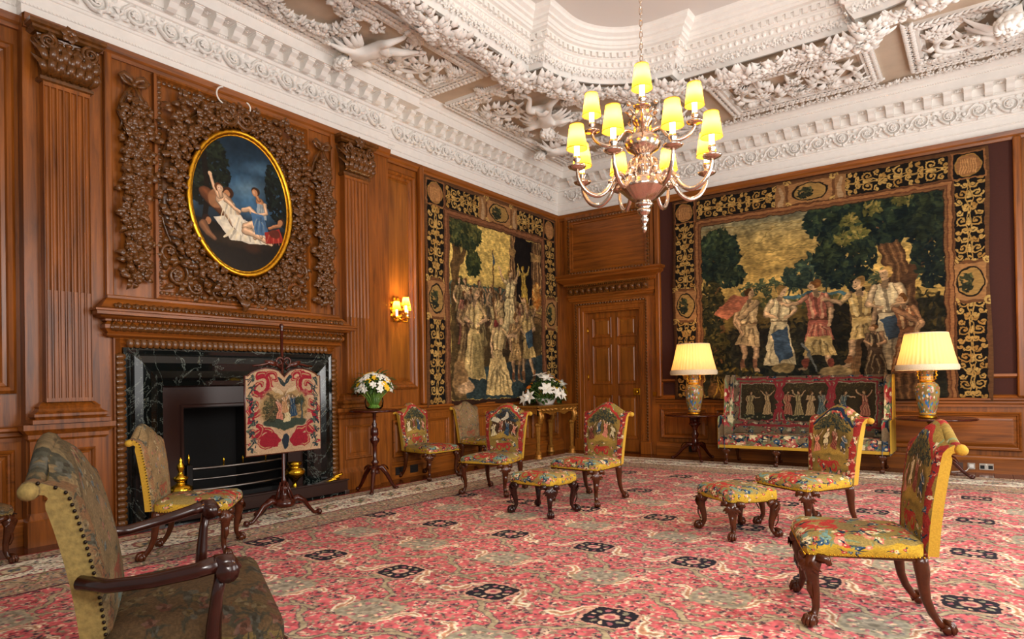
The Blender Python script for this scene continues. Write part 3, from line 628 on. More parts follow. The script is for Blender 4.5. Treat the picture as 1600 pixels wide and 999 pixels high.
    def band(a, b, col, alt, thr, per=0):
        m = (D >= a) & (D < b); alt = np.array(alt); c.a[m] = col; q = m & (nz > thr); c.a[q] = alt[(nz[q]*997).astype(int) % len(alt)]
        if per:
            dd = np.abs((along/per) % 1-.5)*per; cc = (a+b)/2; f = np.hypot(dd, (D-cc)*1.0)
            for R, cl in ((.075, C3('a06a62')), (.055, C3('cdbb9a')), (.025, C3('5a5f6a'))): k2 = m & (f < R*(b-a)/.3); c.a[k2] = cl
            k3 = m & (np.abs((D-cc)-.09*np.sin(along/per*2*PI)) < .013); c.a[k3] = C3('7d7a58')
    G, N_ = [C3('8a5a50'), C3('5a6070'), C3('bba98a')], [C3('303848'), C3('a0454a'), C3('7a7c60')]
    band(0, .02, C3('a8323c'), [C3('a8323c')], 1); band(.02, .17, C3('c0aa90'), G, .76, .22); band(.17, .20, C3('7a4040'), N_, .8)
    band(.20, .62, C3('e8dec8'), N_, .82, .42); band(.62, .65, C3('8c3a40'), N_, .8); band(.65, .86, C3('b09a80'), G, .7, .24); band(.86, .90, C3('b98a78'), N_, .8); band(.90, 1.02, C3('9c8770'), G, .7, .14); band(1.02, 1.05, C3('5a3038'), G, .8)
    c.warp(.0009, 300, 4); c.noise(int(h/4), .16, 1, 3); c.noise(14, .06, 1, 9)
    return c.image('carpet_pattern')
def vase_img(w=256, h=256):
    c = Cv(w, h, C3('8f7440')); c.noise(10, .15, 1, 1); r = random.Random(2)
    for i in range(520): c.ell(r.random(), r.random(), .012+.014*r.random(), .010+.008*r.random(), [C3('3a64a8'), C3('2f7a8a'), C3('c98a8a'), C3('5f8a50'), C3('d8ccb0'), C3('a84a40'), C3('4a8ab8'), C3('6b5a2c')][i % 8], r.random()*3, 1, .3)
    for y in (.04, .62, .66, .97): c.poly([(0, y), (1, y), (1, y+.03), (0, y+.03)], C3('d09a40'))
    return c.image('vase_enamel')
# ------------------------------------------------------------------ materials
class NT:
    def __init__(self, name):
        self.m = bpy.data.materials.new(name); self.m.use_nodes = True; self.t = self.m.node_tree; self.n = self.t.nodes; self.b = self.n['Principled BSDF']; self.o = self.n['Material Output']
    def a(self, typ, **k):
        q = self.n.new(typ)
        for x, y in k.items():
            if x[0] == 'i' and x[1:].isdigit(): q.inputs[int(x[1:])].default_value = y
            else: setattr(q, x, y)
        return q
    def l(self, a, b): self.t.links.new(a, b); return self
    def set(self, **k):
        for x, y in k.items(): self.b.inputs[x.replace('_', ' ')].default_value = y
        return self
    def ramp(self, stops, fac):
        r = self.a('ShaderNodeValToRGB'); e = r.color_ramp.elements
        while len(e) < len(stops): e.new(.5)
        for q, (p, c) in zip(e, stops): q.position = p; q.color = (*c, 1)
        self.l(fac, r.inputs[0]); return r
    def bump(self, h, s, d=.01):
        b = self.a('ShaderNodeBump'); b.inputs['Strength'].default_value = s; b.inputs['Distance'].default_value = d; self.l(h, b.inputs['Height']); self.l(b.outputs[0], self.b.inputs['Normal']); return self
def lin(h):
    c = C3(h); return tuple(float(x/12.92 if x < .04045 else ((x+.055)/1.055)**2.4) for x in c)
def plain(name, col, rough=.5, metal=0., noise=0., scale=40, bump=0., **k):
    t = NT(name); c = lin(col) if isinstance(col, str) else col
    t.set(Base_Color=(*c, 1), Roughness=rough, Metallic=metal, **k)
    if noise or bump:
        tc = t.a('ShaderNodeTexCoord'); n = t.a('ShaderNodeTexNoise'); n.inputs['Scale'].default_value = scale; n.inputs['Detail'].default_value = 5; t.l(tc.outputs['Object'], n.inputs['Vector'])
        if noise: r = t.ramp([(.3, tuple(x*(1-noise) for x in c)), (.7, tuple(min(1, x*(1+noise)) for x in c))], n.outputs[0]); t.l(r.outputs[0], t.b.inputs['Base Color'])
        if bump: t.bump(n.outputs[0], bump)
    return t.m
def wood(name, dark, light, axis='z', rough=.32, scale=1., bump=.12):
    t = NT(name); tc = t.a('ShaderNodeTexCoord'); mp = t.a('ShaderNodeMapping'); t.l(tc.outputs['Object'], mp.inputs[0])
    sc = {'z': (14, 14, .9), 'x': (.9, 14, 14), 'y': (14, .9, 14)}[axis]; mp.inputs['Scale'].default_value = [q*scale for q in sc]
    n = t.a('ShaderNodeTexNoise'); n.inputs['Scale'].default_value = 1.6; n.inputs['Detail'].default_value = 7; n.inputs['Roughness'].default_value = .62; n.inputs['Distortion'].default_value = .7; t.l(mp.outputs[0], n.inputs['Vector'])
    n2 = t.a('ShaderNodeTexNoise'); n2.inputs['Scale'].default_value = 1.1; n2.inputs['Detail'].default_value = 2; t.l(tc.outputs['Object'], n2.inputs['Vector'])
    mx = t.a('ShaderNodeMath', operation='MULTIPLY_ADD'); t.l(n2.outputs[0], mx.inputs[0]); mx.inputs[1].default_value = .35
    t.l(n.outputs[0], mx.inputs[2])
    r = t.ramp([(.42, lin(dark)), (.62, tuple((a+b)/2 for a, b in zip(lin(dark), lin(light)))), (.86, lin(light))], mx.outputs[0]); t.l(r.outputs[0], t.b.inputs['Base Color'])
    t.set(Roughness=rough); t.b.inputs['Specular IOR Level'].default_value = .4
    if bump: t.bump(n.outputs[0], bump, .004)
    return t.m
def picture(name, img, rough=.85, weave=0., sheen=0., scale=900):
    t = NT(name); i = t.a('ShaderNodeTexImage'); i.image = img; i.extension = 'EXTEND'; u = t.a('ShaderNodeUVMap'); u.uv_map = 'UVMap'; t.l(u.outputs[0], i.inputs[0]); t.l(i.outputs[0], t.b.inputs['Base Color'])
    t.set(Roughness=rough); t.b.inputs['Specular IOR Level'].default_value = .15
    if weave:
        tc = t.a('ShaderNodeTexCoord'); n = t.a('ShaderNodeTexNoise'); n.inputs['Scale'].default_value = scale; n.inputs['Detail'].default_value = 3; t.l(tc.outputs['Object'], n.inputs['Vector']); t.bump(n.outputs[0], weave, .004)
    return t.m
def marble(name):
    t = NT(name); tc = t.a('ShaderNodeTexCoord'); n = t.a('ShaderNodeTexNoise'); n.inputs['Scale'].default_value = 2.2; n.inputs['Detail'].default_value = 8; n.inputs['Roughness'].default_value = .65; n.inputs['Distortion'].default_value = 1.4; t.l(tc.outputs['Object'], n.inputs['Vector'])
    s = t.a('ShaderNodeMath', operation='SUBTRACT'); t.l(n.outputs[0], s.inputs[0]); s.inputs[1].default_value = .5; ab = t.a('ShaderNodeMath', operation='ABSOLUTE'); t.l(s.outputs[0], ab.inputs[0])
    r = t.ramp([(0., lin('8a9188')), (.003, lin('2d3632')), (.012, lin('0c1110')), (1., lin('0a0d0c'))], ab.outputs[0]); t.l(r.outputs[0], t.b.inputs['Base Color']); t.set(Roughness=.12); return t.m
def shade(name, col, col2, tr=.55):
    t = NT(name); d = t.a('ShaderNodeBsdfDiffuse', i0=(*lin(col), 1)); q = t.a('ShaderNodeBsdfTranslucent', i0=(*lin(col2), 1)); m = t.a('ShaderNodeMixShader', i0=tr); t.l(d.outputs[0], m.inputs[1]); t.l(q.outputs[0], m.inputs[2]); t.l(m.outputs[0], t.o.inputs[0]); return t.m
def glow(name, col, s):
    t = NT(name); t.set(Base_Color=(*lin(col), 1), Emission_Color=(*lin(col), 1), Emission_Strength=s); return t.m
def thin_glass(name):
    t = NT(name); a = t.a('ShaderNodeBsdfTransparent', i0=(.92, .97, .90, 1)); g = t.a('ShaderNodeBsdfGlossy', i0=(1, 1, 1, 1)); g.inputs['Roughness'].default_value = .03; f = t.a('ShaderNodeLayerWeight', i0=.12); m = t.a('ShaderNodeMixShader'); t.l(f.outputs[0], m.inputs[0]); t.l(a.outputs[0], m.inputs[1]); t.l(g.outputs[0], m.inputs[2]); t.l(m.outputs[0], t.o.inputs[0]); return t.m
def glass(name, col=(1, 1, 1), rough=0.02):
    t = NT(name); t.set(Base_Color=(*col, 1), Roughness=rough, IOR=1.45); t.b.inputs['Transmission Weight'].default_value = 1; return t.m
OAK = wood('oak_panelling', '50290c', '9c581c'); OAKX = wood('oak_rail_x', '50290c', '9c581c', 'x'); OAKY = wood('oak_rail_y', '50290c', '9c581c', 'y')
OAKP = wood('oak_figured_panel', '542c0d', 'a2601d', 'z', .3, .55); CARV = plain('carved_oak', '613a16', .24, 0, .35, 25, .15)
PLAST = plain('plaster_white', 'ece8e2', .75, 0, .03, 14, .03); PLASTT = plain('plaster_ground', 'c9b5a0', .8, 0, .05, 9)
MAHOG = plain('mahogany', '42160a', .18, 0, .35, 18); WALNUT = plain('walnut_leg', '48210d', .2, 0, .35, 18)
DKWOOD = plain('dark_wood', '2a100a', .2, 0, .3, 18)
FLOORW = wood('polished_floor', '3a170a', '6a3216', 'y', .18, .8, .03)
MARB = marble('black_marble'); SILV = plain('silver_plate', 'd9c6b6', .2, 1.); GILT = plain('gilt', 'd9a02c', .28, 1., .2, 60); BRASS = plain('brass', 'e0b030', .2, 1.)
GILTW = plain('gilt_wood', 'a5712c', .35, .55, .3, 40, .2); BRONZE = plain('bronze_slip', '2e1a15', .32, .0); IRON = plain('black_iron', '0c0b0b', .5, .3); STEEL = plain('steel_bar', '8a8580', .3, 1.)
SOOT = plain('firebox_soot', '070606', .9); MAROON = plain('maroon_cloth', '3f1a0f', .9, 0, .08, 60)
OCHRE = plain('ochre_wool', 'c09428', .85, 0, .12, 120, .25); DULLO = plain('worn_ochre_wool', '86703c', .9, 0, .25, 60, .3); NAIL = plain('dark_nails', '241a12', .35, .7)
YSH = shade('yellow_pleated_silk', 'f4c63c', 'f3bb3a', .5); CSH = shade('cream_pleated_silk', 'f6dcae', 'f5c888', .5); FRNG = plain('cream_fringe', 'e6d3b0', .9, 0, .15, 120)
CANDLE = glow('candle_tube', 'fff0d0', 2.0); BULB = glow('lamp_bulb', 'ffdf9a', 14.)
WHITEP = plain('white_petal', 'f2f0e4', .6); YELP = plain('yellow_petal', 'f0c020', .6); ORGP = plain('orange_petal', 'e07818', .6); LEAFM = plain('green_leaf', '34521e', .55, 0, .3, 30); STEM = plain('green_stem', '86a848', .5)
GLASS = thin_glass('clear_glass'); WATER = glass('water', (.85, .95, .8)); WHITEC = plain('white_ceramic', 'f0eee8', .35); PLAS = plain('white_plastic', 'e6e2da', .4); METALP = plain('steel_plate', 'b9b2a8', .3, .8)
BRASSG = None
CARPET = picture('carpet_wool', carpet_img(), .95, .25, 0, 500)
# ------------------------------------------------------------------ room shell
ZT, ZC = 4.10, 4.85
fl = MB().box(-.3, 8.4, -11.6, .3, -.20, -.02).build('floor', FLOORW); tag(fl, kind='structure')
pl = MB().box(-.088, .088, -11.5, .12, -.02, 0).mesh('plank', FLOORW)
for i in range(46): inst(pl, 'plank', fl, Matrix.Translation((.09+i*.18, 0, 0)))
wl = MB().box(-.8, -.55, -11.6, .2, 0, 5.0).build('wall_left', OAK); tag(wl, kind='structure')
wb = MB().box(-.2, 8.4, .12, .3, 0, 5.0).build('wall_back', OAK); tag(wb, kind='structure')
BREAST = .10
def panel_prof(p, w=.06, d=.03): return [(0, p), (0, p+d*.5), (w*.25, p+d), (w*.5, p+d*.7), (w*.6, p+d*.25), (w*.85, p+d*.1), (w, p-d*.3)]
def wbox(m, M, s0, s1, p0, p1, z0, z1): m.box(s0, s1, p0, p1, z0, z1, M)
# --- chimney wall: backing boards (leaving the firebox open)
m = MB()
wbox(m, ML, -.12, 4.15, -.3, 0, 0, ZT); wbox(m, ML, 7.95, 11.5, -.3, 0, 0, ZT)
wbox(m, ML, 4.15, 5.38, -.3, BREAST, 0, ZT); wbox(m, ML, 6.97, 7.95, -.3, BREAST, 0, ZT); wbox(m, ML, 5.38, 6.97, -.3, BREAST, 1.25, ZT)
m.build('backing_board', OAK, wl)
# dado, skirting and cap
CAP = [(0, .80), (.012, .80), (.012, .83), (.03, .845), (.03, .87), (.055, .885), (.055, .905), (.04, .915), (0, .92)]
SKIRT = [(0, .0), (.05, .0), (.05, .15), (.04, .165), (.025, .18), (.02, .20), (0, .21)]
def dado(M, segs, par, matr, cap=CAP):
    for s0, s1, p in segs:
        for nm, pr in (('dado_cap', cap), ('skirting_board', SKIRT)):
            q = MB(); pts = pr
            q.add([M(s, p+d, z) for s in (s0, s1) for d, z in pts], [(k, k+1, k+1+len(pts), k+len(pts)) for k in range(len(pts)-1)]+[tuple(range(len(pts))), tuple(range(2*len(pts)-1, len(pts)-1, -1))])
            q.build(nm, matr, par)
dado(ML, ((0, 4.15, 0), (7.95, 11.4, 0)), wl, OAKY)
dado(MBk, ((1.80, 8.3, 0),), wb, OAKX)
def raised(M, s0, s1, z0, z1, p, par, mat, mat2=None, w=.07, d=.035, name='raised_panel'):
    o = MB().rectmould(M, s0, s1, z0, z1, panel_prof(p, w, d)).build('panel_moulding', mat, par)
    q = MB().rectmould(M, s0+w, s1-w, z0+w, z1-w, [(0, p-.012), (.03, p+.004), (.05, p+.006)], p+.006).build(name, mat2 or mat, par); return q
for s0, s1 in ((.15, .95), (1.07, 1.95), (2.07, 2.9), (3.0, 4.05)): raised(ML, s0, s1, .27, .74, .012, wl, OAKY, OAK, .05, .03)
raised(ML, 8.0, 9.9, .27, .74, .012, wl, OAKY, OAK, .05, .03)
raised(ML, 3.61, 4.33-.04, 1.13, 3.90, .012, wl, OAK, OAKP, .10, .045)
raised(ML, 7.985, 9.9, 1.17, 3.86, .012, wl, OAK, OAKP, .10, .045)
# stile beside the tapestry, corner stile, top rail
m = MB(); wbox(m, ML, 3.47, 3.55, 0, .075, .92, 4.06); m.build('bead_stile', OAK, wl, bevel=.02)
m = MB(); wbox(m, ML, .0, .14, 0, .05, .92, 4.06); m.build('corner_stile', OAK, wl, bevel=.012)
RAIL = [(0, 3.99), (.03, 3.99), (.035, 4.02), (.05, 4.04), (.06, 4.09), (0, 4.10)]
def rail(M, s0, s1, p, par, mat):
    n = len(RAIL); MB().add([M(s, p+d, z) for s in (s0, s1) for d, z in RAIL], [(k, k+1, k+1+n, k+n) for k in range(n-1)]).build('top_rail', mat, par)
rail(ML, 0, 4.15, 0, wl, OAKY); rail(ML, 4.15, 7.95, BREAST, wl, OAKY); rail(ML, 7.95, 11.4, 0, wl, OAKY); rail(MBk, 0, 8.3, 0, wb, OAKX)
# --- pilasters on the chimney breast
def pilaster(s0, s1):
    zb, z1, z2, z3 = 1.10, 1.97, 3.60, 3.60
    root = MB(); pb = BREAST
    root.bd = .05; root.block(ML, s0-.10, s1+.10, pb, [(.03, .0), (.03, .19), (.02, .20), (.0, .25), (0, .80), (.02, .82), (.02, .85), (.06, .89), (.06, .93), (.0, .935)])
    pil = root.build('pilaster', OAK, wl)
    q = MB(); q.bd = .05; q.block(ML, s0-.02, s1+.02, pb, [(.09, .935), (.09, .965), (.06, .975), (.075, .99), (.075, 1.01), (.045, 1.03), (.03, 1.05), (.035, 1.065), (.02, 1.08), (.0, 1.10)]); q.build('pilaster_base', OAK, pil)
    raised(ML, s0-.02, s1+.02, .34, .73, pb+.052, pil, OAK, OAK, .05, .025)
    n = 7; wd = (s1-s0)/n; f = pb+.085
    def section(kind):
        pts = [(s0, pb)]; pts.append((s0, f))
        for i in range(n):
            a = s0+wd*(i+.5); r = wd*.40
            for k in range(9):
                t = PI*k/8; x = a-r*math.cos(t)
                dp = -r*.95*math.sin(t) if kind == 'flute' else (-r*.95*math.sin(t) if k in (1, 7) else (-.002+.004*math.sin(t) if 1 < k < 7 else 0))
                pts.append((x, f+dp))
        pts += [(s1, f), (s1, pb)]; return pts
    for nm, za, zz in (('reeding', zb, z1), ('fluting', z1, z2)):
        pts = section('flute' if nm == 'fluting' else 'reed'); N = len(pts)
        MB().add([ML(s, p, z) for z in (za, zz) for s, p in pts], [(k, k+1, k+1+N, k+N) for k in range(N-1)]).build(nm, OAK, pil)
    for za in (1.10, 3.56): q = MB(); wbox(q, ML, s0-.001, s1+.001, pb, f+.001, za, za+.03); q.build('flute_stop', OAK, pil)
    # capital
    c = MB(); c.bd = .08; c.block(ML, s0-.005, s1+.005, pb, [(0, 3.59), (.02, 3.60), (.02, 3.625), (.0, 3.635), (0, 3.70), (.02, 3.85), (.05, 3.93)])
    ab = MB(); ab.bd = .08; ab.block(ML, s0-.03, s1+.03, pb, [(.03, 3.955), (.055, 3.97), (.055, 3.99), (.075, 4.0), (.075, 4.03)])
    cap = c.build('capital', CARV, pil); ab.build('abacus', CARV, cap)
    r = random.Random(3); w = s1-s0; mid = (s0+s1)/2
    for row, (z, cnt, L) in enumerate(((3.635, 5, .17), (3.71, 4, .19), (3.80, 5, .12))):
        for i in range(cnt):
            s = s0+w*(i+.5)/cnt; t = MB()
            for da in (-.5, 0, .5): t.leaf(ML(s+da*.05, f+.005, z), (0.35, -da*1.1, 1), (1, 0, 0), L*(1.1-.3*abs(da)), .06, .55, .3)
            t.ball(ML(s, f+.045, z+L*.86), .02, 6, 4, (1, 1.5, .8)); t.build('acanthus_leaf', CARV, cap)
    for s, sg in ((s0-.015, -1), (s1+.015, 1)):
        t = MB(); t.tube([ML(s-sg*.03-b*sg*1., f+.055+.02*k/24, 3.885+a) for k, (a, b, _) in enumerate(spiral((0, 0), .065, .008, 0, 2.1*1, 24))], [.018-.010*k/24 for k in range(25)], 6); t.build('volute', CARV, cap)
        t = MB(); t.tube([ML(s+sg*.02, pb+.02+a+.05, 3.885+b) for a, b, _ in spiral((0, 0), .06, .008, 0, 2, 20)], [.016-.010*k/20 for k in range(21)], 6); t.build('volute', CARV, cap)
    t = MB().flower(ML(mid, f+.06, 3.985), (1, 0, 0), .07, 6); t.build('rosette', CARV, cap)
pilaster(7.515, 7.84); pilaster(4.545, 4.90)
# --- door wall
m = MB(); wbox(m, MBk, -.1, .5, -.12, 0, 0, ZT); wbox(m, MBk, 1.55, 1.84, -.12, 0, 0, ZT); wbox(m, MBk, .5, 1.55, -.12, 0, 2.37, ZT); wbox(m, MBk, 1.84, 8.35, -.12, -.02, 0, ZT); m.build('backing_board', OAK, wb)
m = MB(); wbox(m, MBk, 1.90, 6.37, -.02, -.004, .92, 4.0); m.build('wall_cloth', MAROON, wb)
for s0, s1 in ((1.815, 1.905), (6.365, 6.45)): m = MB(); wbox(m, MBk, s0, s1, -.02, .06, .92, 4.02); m.build('bead_stile', OAK, wb, bevel=.02)
m = MB(); wbox(m, MBk, 6.45, 8.3, -.02, .0, .92, 4.0); m.build('panel_field', OAKP, wb)
MB().rectmould(MBk, 1.86, 6.41, .90, 1.2, [(0, 0), (0, .03), (.03, .035), (.05, .0)]).build('cloth_moulding', OAKX, wb)
raised(MBk, 1.87, 2.62, .27, .74, .0, wb, OAKX, OAK, .05, .03); raised(MBk, 2.74, 3.6, .27, .74, 0, wb, OAKX, OAK, .05, .03)
raised(MBk, 3.7, 6.4, .27, .74, 0, wb, OAKX, OAKX, .05, .02); raised(MBk, 6.5, 8.2, .27, .74, 0, wb, OAKX, OAKX, .05, .02)
# overdoor panel
o = MB().rectmould(MBk, .16, 1.80, 3.0, 4.04, [(0, 0), (0, .05), (.05, .055), (.06, .03), (.06, .03)]).build('overdoor_panel', OAK, wb)
q = MB().rectmould(MBk, .22, 1.74, 3.02, 3.985, [(0, .02), (.005, .05), (.05, .055), (.055, .035), (.085, .04), (.09, .012)], .012).build('panel_field', OAKX, o)
t = MB()
def edge_leaves(M, s0, s1, z0, z1, p, n, L, w, t, ax):
    per = [((s0, z0), (s1, z0)), ((s1, z0), (s1, z1)), ((s1, z1), (s0, z1)), ((s0, z1), (s0, z0))]
    for (a, b), (c, d) in per:
        ln = math.hypot(c-a, d-b); k = max(2, int(ln/n))
        for i in range(k):
            f = (i+.5)/k; s, z = a+(c-a)*f, b+(d-b)*f; P0 = Vector(M(s, p, z)); P1 = Vector(M(s+(c-a)/ln*.1, p, z+(d-b)/ln*.1))
            t.leaf(P0, P1-P0, Vector(M(s, p+1, z))-Vector(M(s, p, z)), L, w, .25, .15)
edge_leaves(MBk, .245, 1.715, 3.045, 3.96, .055, .055, .06, .04, t, 'B'); t.build('leaf_moulding', CARV, o, kind='stuff')
# doorcase
dc = empty('door_case', 'carved oak doorcase with dentilled cornice around the panelled door in the corner', 'door frame', (0, 0, 0))
q = MB()
ar = [(0, 0), (0, .07), (.03, .075), (.04, .05), (.09, .05), (.10, .035), (.16, .035), (.17, .02), (.19, .02), (.19, -.12)]
def arch(s0, s1, z1, prof):
    vs = []; n = len(prof); fs = []
    for (a, z) in ((s0, 0), (s0, z1), (s1, z1), (s1, 0)):
        for w, p in prof: vs.append(MBk(a+w if a == s0 else a-w, p, z if z == 0 else z-w))
    for i in range(3):
        for k in range(n-1): fs.append((i*n+k, i*n+k+1, (i+1)*n+k+1, (i+1)*n+k))
    return vs, fs
q.add(*arch(.33, 1.71, 2.54, ar)); q.build('architrave', OAK, dc)
t = MB()
for s in (.375, 1.665):
    for k in range(46): t.leaf(MBk(s, .07, .22+k*.05), (0, 0, 1), (0, -1, 0), .05, .035, .3, .2)
for k in range(24): t.leaf(MBk(.40+k*.052, .07, 2.50), (1, 0, 0), (0, -1, 0), .05, .035, .3, .2)
t.build('bead_moulding', CARV, dc, kind='stuff')
for s in (.315, 1.54): q = MB(); wbox(q, MBk, s, s+.19, 0, .085, 0, .2); q.build('plinth_block', OAK, dc, bevel=.008)
q = MB(); q.bd = 0; q.block(MBk, .24, 1.76, 0, [(.02, 2.55), (.02, 2.58), (.035, 2.60), (.035, 2.63), (.05, 2.64), (.05, 2.80), (.09, 2.83), (.09, 2.86), (.15, 2.90), (.19, 2.93), (.19, 2.96), (.22, 2.98), (.22, 3.01), (.0, 3.03)]); q.build('cornice', OAKX, dc)
for k in range(13):
    t = MB(); s = .29+k*.115
    t.box(s-.04, s+.04, -.10, -.05, 2.67, 2.77); t.leaf((s, -.10, 2.68), (0, -.1, 1), (0, -1, 0), .10, .07, .3, .25); t.build('carved_console', CARV, dc)
t = MB()
for k in range(44): s = .25+k*.0345; t.box(s-.010, s+.010, -.115, -.08, 2.80, 2.83)
t.build('dentils', CARV, dc, kind='stuff')
# the door
d = MB(); wbox(d, MBk, .52, 1.535, -.115, -.075, .02, 2.365); dr = d.build('door_1', OAK); tag(dr, kind='structure')
for s0, s1 in ((.62, .98), (1.09, 1.44)):
    for z0, z1 in ((.22, .95), (1.13, 1.80), (1.92, 2.26)): raised(MBk, s0, s1, z0, z1, -.072, dr, OAK, OAKP, .035, .018, 'door_panel')
q = MB(); wbox(q, MBk, 1.37, 1.49, -.075, -.045, .95, 1.06); lk = q.build('lock_case', BRASS, dr, bevel=.006)
q = MB().lathe([(.0, 0), (.018, 0), (.012, .02), (.03, .035), (.034, .055), (.02, .07), (0, .072)], 14); o = q.build('door_knob', BRASS, lk); o.matrix_local = lm('B', MBk(1.46, -.04, 1.0))
q = MB().lathe([(0, 0), (.013, 0), (.013, .006), (0, .007)], 10); o = q.build('keyhole_cover', BRASS, lk); o.matrix_local = lm('B', MBk(1.40, -.045, 1.0))
for z in (.35, 2.0, 1.2): q = MB().tube([MBk(.525, -.07, z), MBk(.525, -.07, z+.11)], .012, 8); q.build('hinge', BRASS, dr)
# plinth vents, sockets
def vent(M, s, z, name, label, rot=0):
    e = MB(); wbox(e, M, s-.07, s+.07, .05, .056, z-.05, z+.05); o = e.build(name, plain('vent_frame', '1a120c', .5)); tag(o, label, 'vent')
    for k in range(4):
        b = MB(); wbox(b, M, s-.06, s+.06, .056, .060, z-.042+k*.022, z-.034+k*.022); b.build('slat', IRON, o)
vent(ML, 3.98, .10, 'floor_vent', 'small dark skirting vent nearest the fireplace, left of the chair by the pilaster')
vent(ML, 3.72, .10, 'floor_vent', 'small dark vent in the skirting seen between the legs of the chair by the pilaster')
vent(ML, 1.72, .10, 'floor_vent', 'small dark vent in the skirting, the left one of two beside the gilt table leg')
vent(ML, 1.50, .10, 'floor_vent', 'small dark vent in the skirting, the one closest to the gilt table leg')
vent(MBk, 2.40, .12, 'floor_vent', 'small dark vent in the skirting behind the left lamp table foot')
def socket(s, w, label, kind):
    e = MB(); wbox(e, MBk, s-w/2, s+w/2, .05, .058, .04, .115); o = e.build('wall_socket', METALP if kind != 'blank' else plain('bronze_plate', '5a4a44', .35, .6)); tag(o, label, 'socket')
    if kind == 'plug':
        q = MB(); wbox(q, MBk, s-.025, s+.025, .058, .095, .055, .10); q.build('plug', PLAS, o, bevel=.008); MB().tube([MBk(s-.02, .08, .06), MBk(s-.05, .10, .02), MBk(s-.2, .14, .004)], .005, 6).build('flex', PLAS, o)
    if kind == 'double':
        for ds in (-.04, .04):
            q = MB(); wbox(q, MBk, s+ds-.022, s+ds+.022, .058, .061, .05, .092); q.build('outlet', IRON, o)
        q = MB(); wbox(q, MBk, s-.008, s+.008, .058, .064, .095, .11); q.build('rocker', PLAS, o)
socket(5.78, .075, 'blank dark square plate in the skirting right of the settee', 'blank')
socket(5.90, .075, 'steel wall socket with a white plug in it', 'plug')
socket(6.05, .14, 'double steel wall socket with two black outlets and no plug', 'double')
e = MB(); wbox(e, MBk, 1.745, 1.80, .0, .02, .93, 1.0); o = e.build('brass_plate', BRASS); tag(o, 'small square brass plate on the stile right of the door, just above the dado', 'plate')
# ------------------------------------------------------------------ plaster cornice and ceiling
PATH = [(0, -11.6), (0, -7.95), (.1, -7.95), (.1, -4.15), (0, -4.15), (0, 0), (8.4, 0)]
prof = [(-.12, 4.10), (.0, 4.10), (.004, 4.11), (.004, 4.17), (.012, 4.175), (.012, 4.185), (.004, 4.19), (.004, 4.275), (.016, 4.28), (.018, 4.30), (.028, 4.305), (.02, 4.31), (.05, 4.50), (.075, 4.505), (.085, 4.53), (.10, 4.535), (.10, 4.555), (.115, 4.56), (.115, 4.645), (.29, 4.645), (.29, 4.655), (.28, 4.66), (.285, 4.755), (.31, 4.765), (.315, 4.785), (.34, 4.80), (.375, 4.84), (.385, 4.86)]
cor = MB().sweep(prof, PATH).build('trim_1', PLAST); tag(cor, kind='structure')
# modillions (scrolled brackets) with a small rosette between them
t = MB(); t.add([(x, y, z) for x in (-.04, .04) for y, z in ((0, 0), (0, .11), (.15, .11), (.15, .085), (.11, .06), (.08, .02), (.04, 0))], [(0, 1, 2, 3, 4, 5, 6), (13, 12, 11, 10, 9, 8, 7)]+[(k, (k+1) % 7, (k+1) % 7+7, k+7) for k in range(7)])
t.box(-.048, .048, 0, .158, .105, .12); MOD = t.mesh('modillion', PLAST)
t = MB().flower((0, 0, 0), (0, 0, -1), .035, 6, .3, .35); ROS = t.mesh('rosette', PLAST)
t = MB()  # rinceau unit: a scroll round a flower with acanthus leaves
t.tube([(a, b, .010) for a, b, _ in spiral((0, 0), .088, .030, PI*1.5, 1.25, 30)], [.013-.005*k/30 for k in range(31)], 6)
t.tube([(-.15, .06, .008), (-.11, .03, .010), (-.09, -.03, .010), (-.04, -.08, .010), (0, -.088, .010)], [.006, .010, .013, .013, .013], 6)
t.flower((0, 0, .008), (0, 0, 1), .042, 7, .5, .3)
for k in range(7):
    a = PI*1.5+k*.75; t.leaf((.085*math.cos(a), .085*math.sin(a), .008), (math.cos(a+.9), math.sin(a+.9), .25), (0, 0, 1), .045, .03, .3, .2)
for a, b, d in ((-.13, .05, 2.2), (-.12, .03, -2.4), (.10, -.06, -.3), (.11, .05, .6)): t.leaf((a, b, .004), (math.cos(d), math.sin(d), .3), (0, 0, 1), .06, .04, .3, .2)
SCR = t.mesh('scroll_flower', PLAST)
nn = MB(); nb = MB()
for ax, M0, s0, s1, off in (('L', ML, .4, 4.05, 0), ('L', ML, 4.25, 7.9, .1), ('L', ML, 8.05, 8.9, 0), ('B', MBk, .4, 8.0, 0)):
    n = round((s1-s0)/.205)
    for k in range(n+1):
        s = s0+(s1-s0)*k/n; M = lm(ax, M0(s, off+.115, 4.53)); X = M.col[0].xyz; Z = M.col[2].xyz
        inst(MOD, 'modillion', cor, frame(M0(s, off+.115, 4.53), X, Z, (0, 0, 1)))
        if k < n: s2 = s+(s1-s0)/n/2; inst(ROS, 'rosette', cor, Matrix.Translation(M0(s2, off+.21, 4.64)))
    st = max(s0-.2, .12) if off == 0 and s0 < 1 else s0
    n = round((s1-st)/.295)
    for k in range(n):
        s = st+(s1-st)*(k+.5)/n; M = lm(ax, M0(s, off+.036, 4.405)); tilt = Matrix.Rotation(-.15, 4, 'X'); f = -1 if k % 2 else 1
        inst(SCR, 'scroll_flower', cor, M @ tilt @ Matrix.Diagonal((1.05, f*1.05, 1.9, 1)))
    for z, w, st2 in ((4.18, .006, .026), (4.545, .009, .024), (4.76, .007, .026)):
        p = {4.18: .012, 4.545: .10, 4.76: .30}[z]
        for k in range(int((s1-s0+.4)/st2)):
            s = s0-.2+k*st2; nb.box(s-w, s+w, off+p-.004, off+p+.007, z-w, z+w, M0)
nb.build('bead_row', PLAST, cor, kind='stuff')
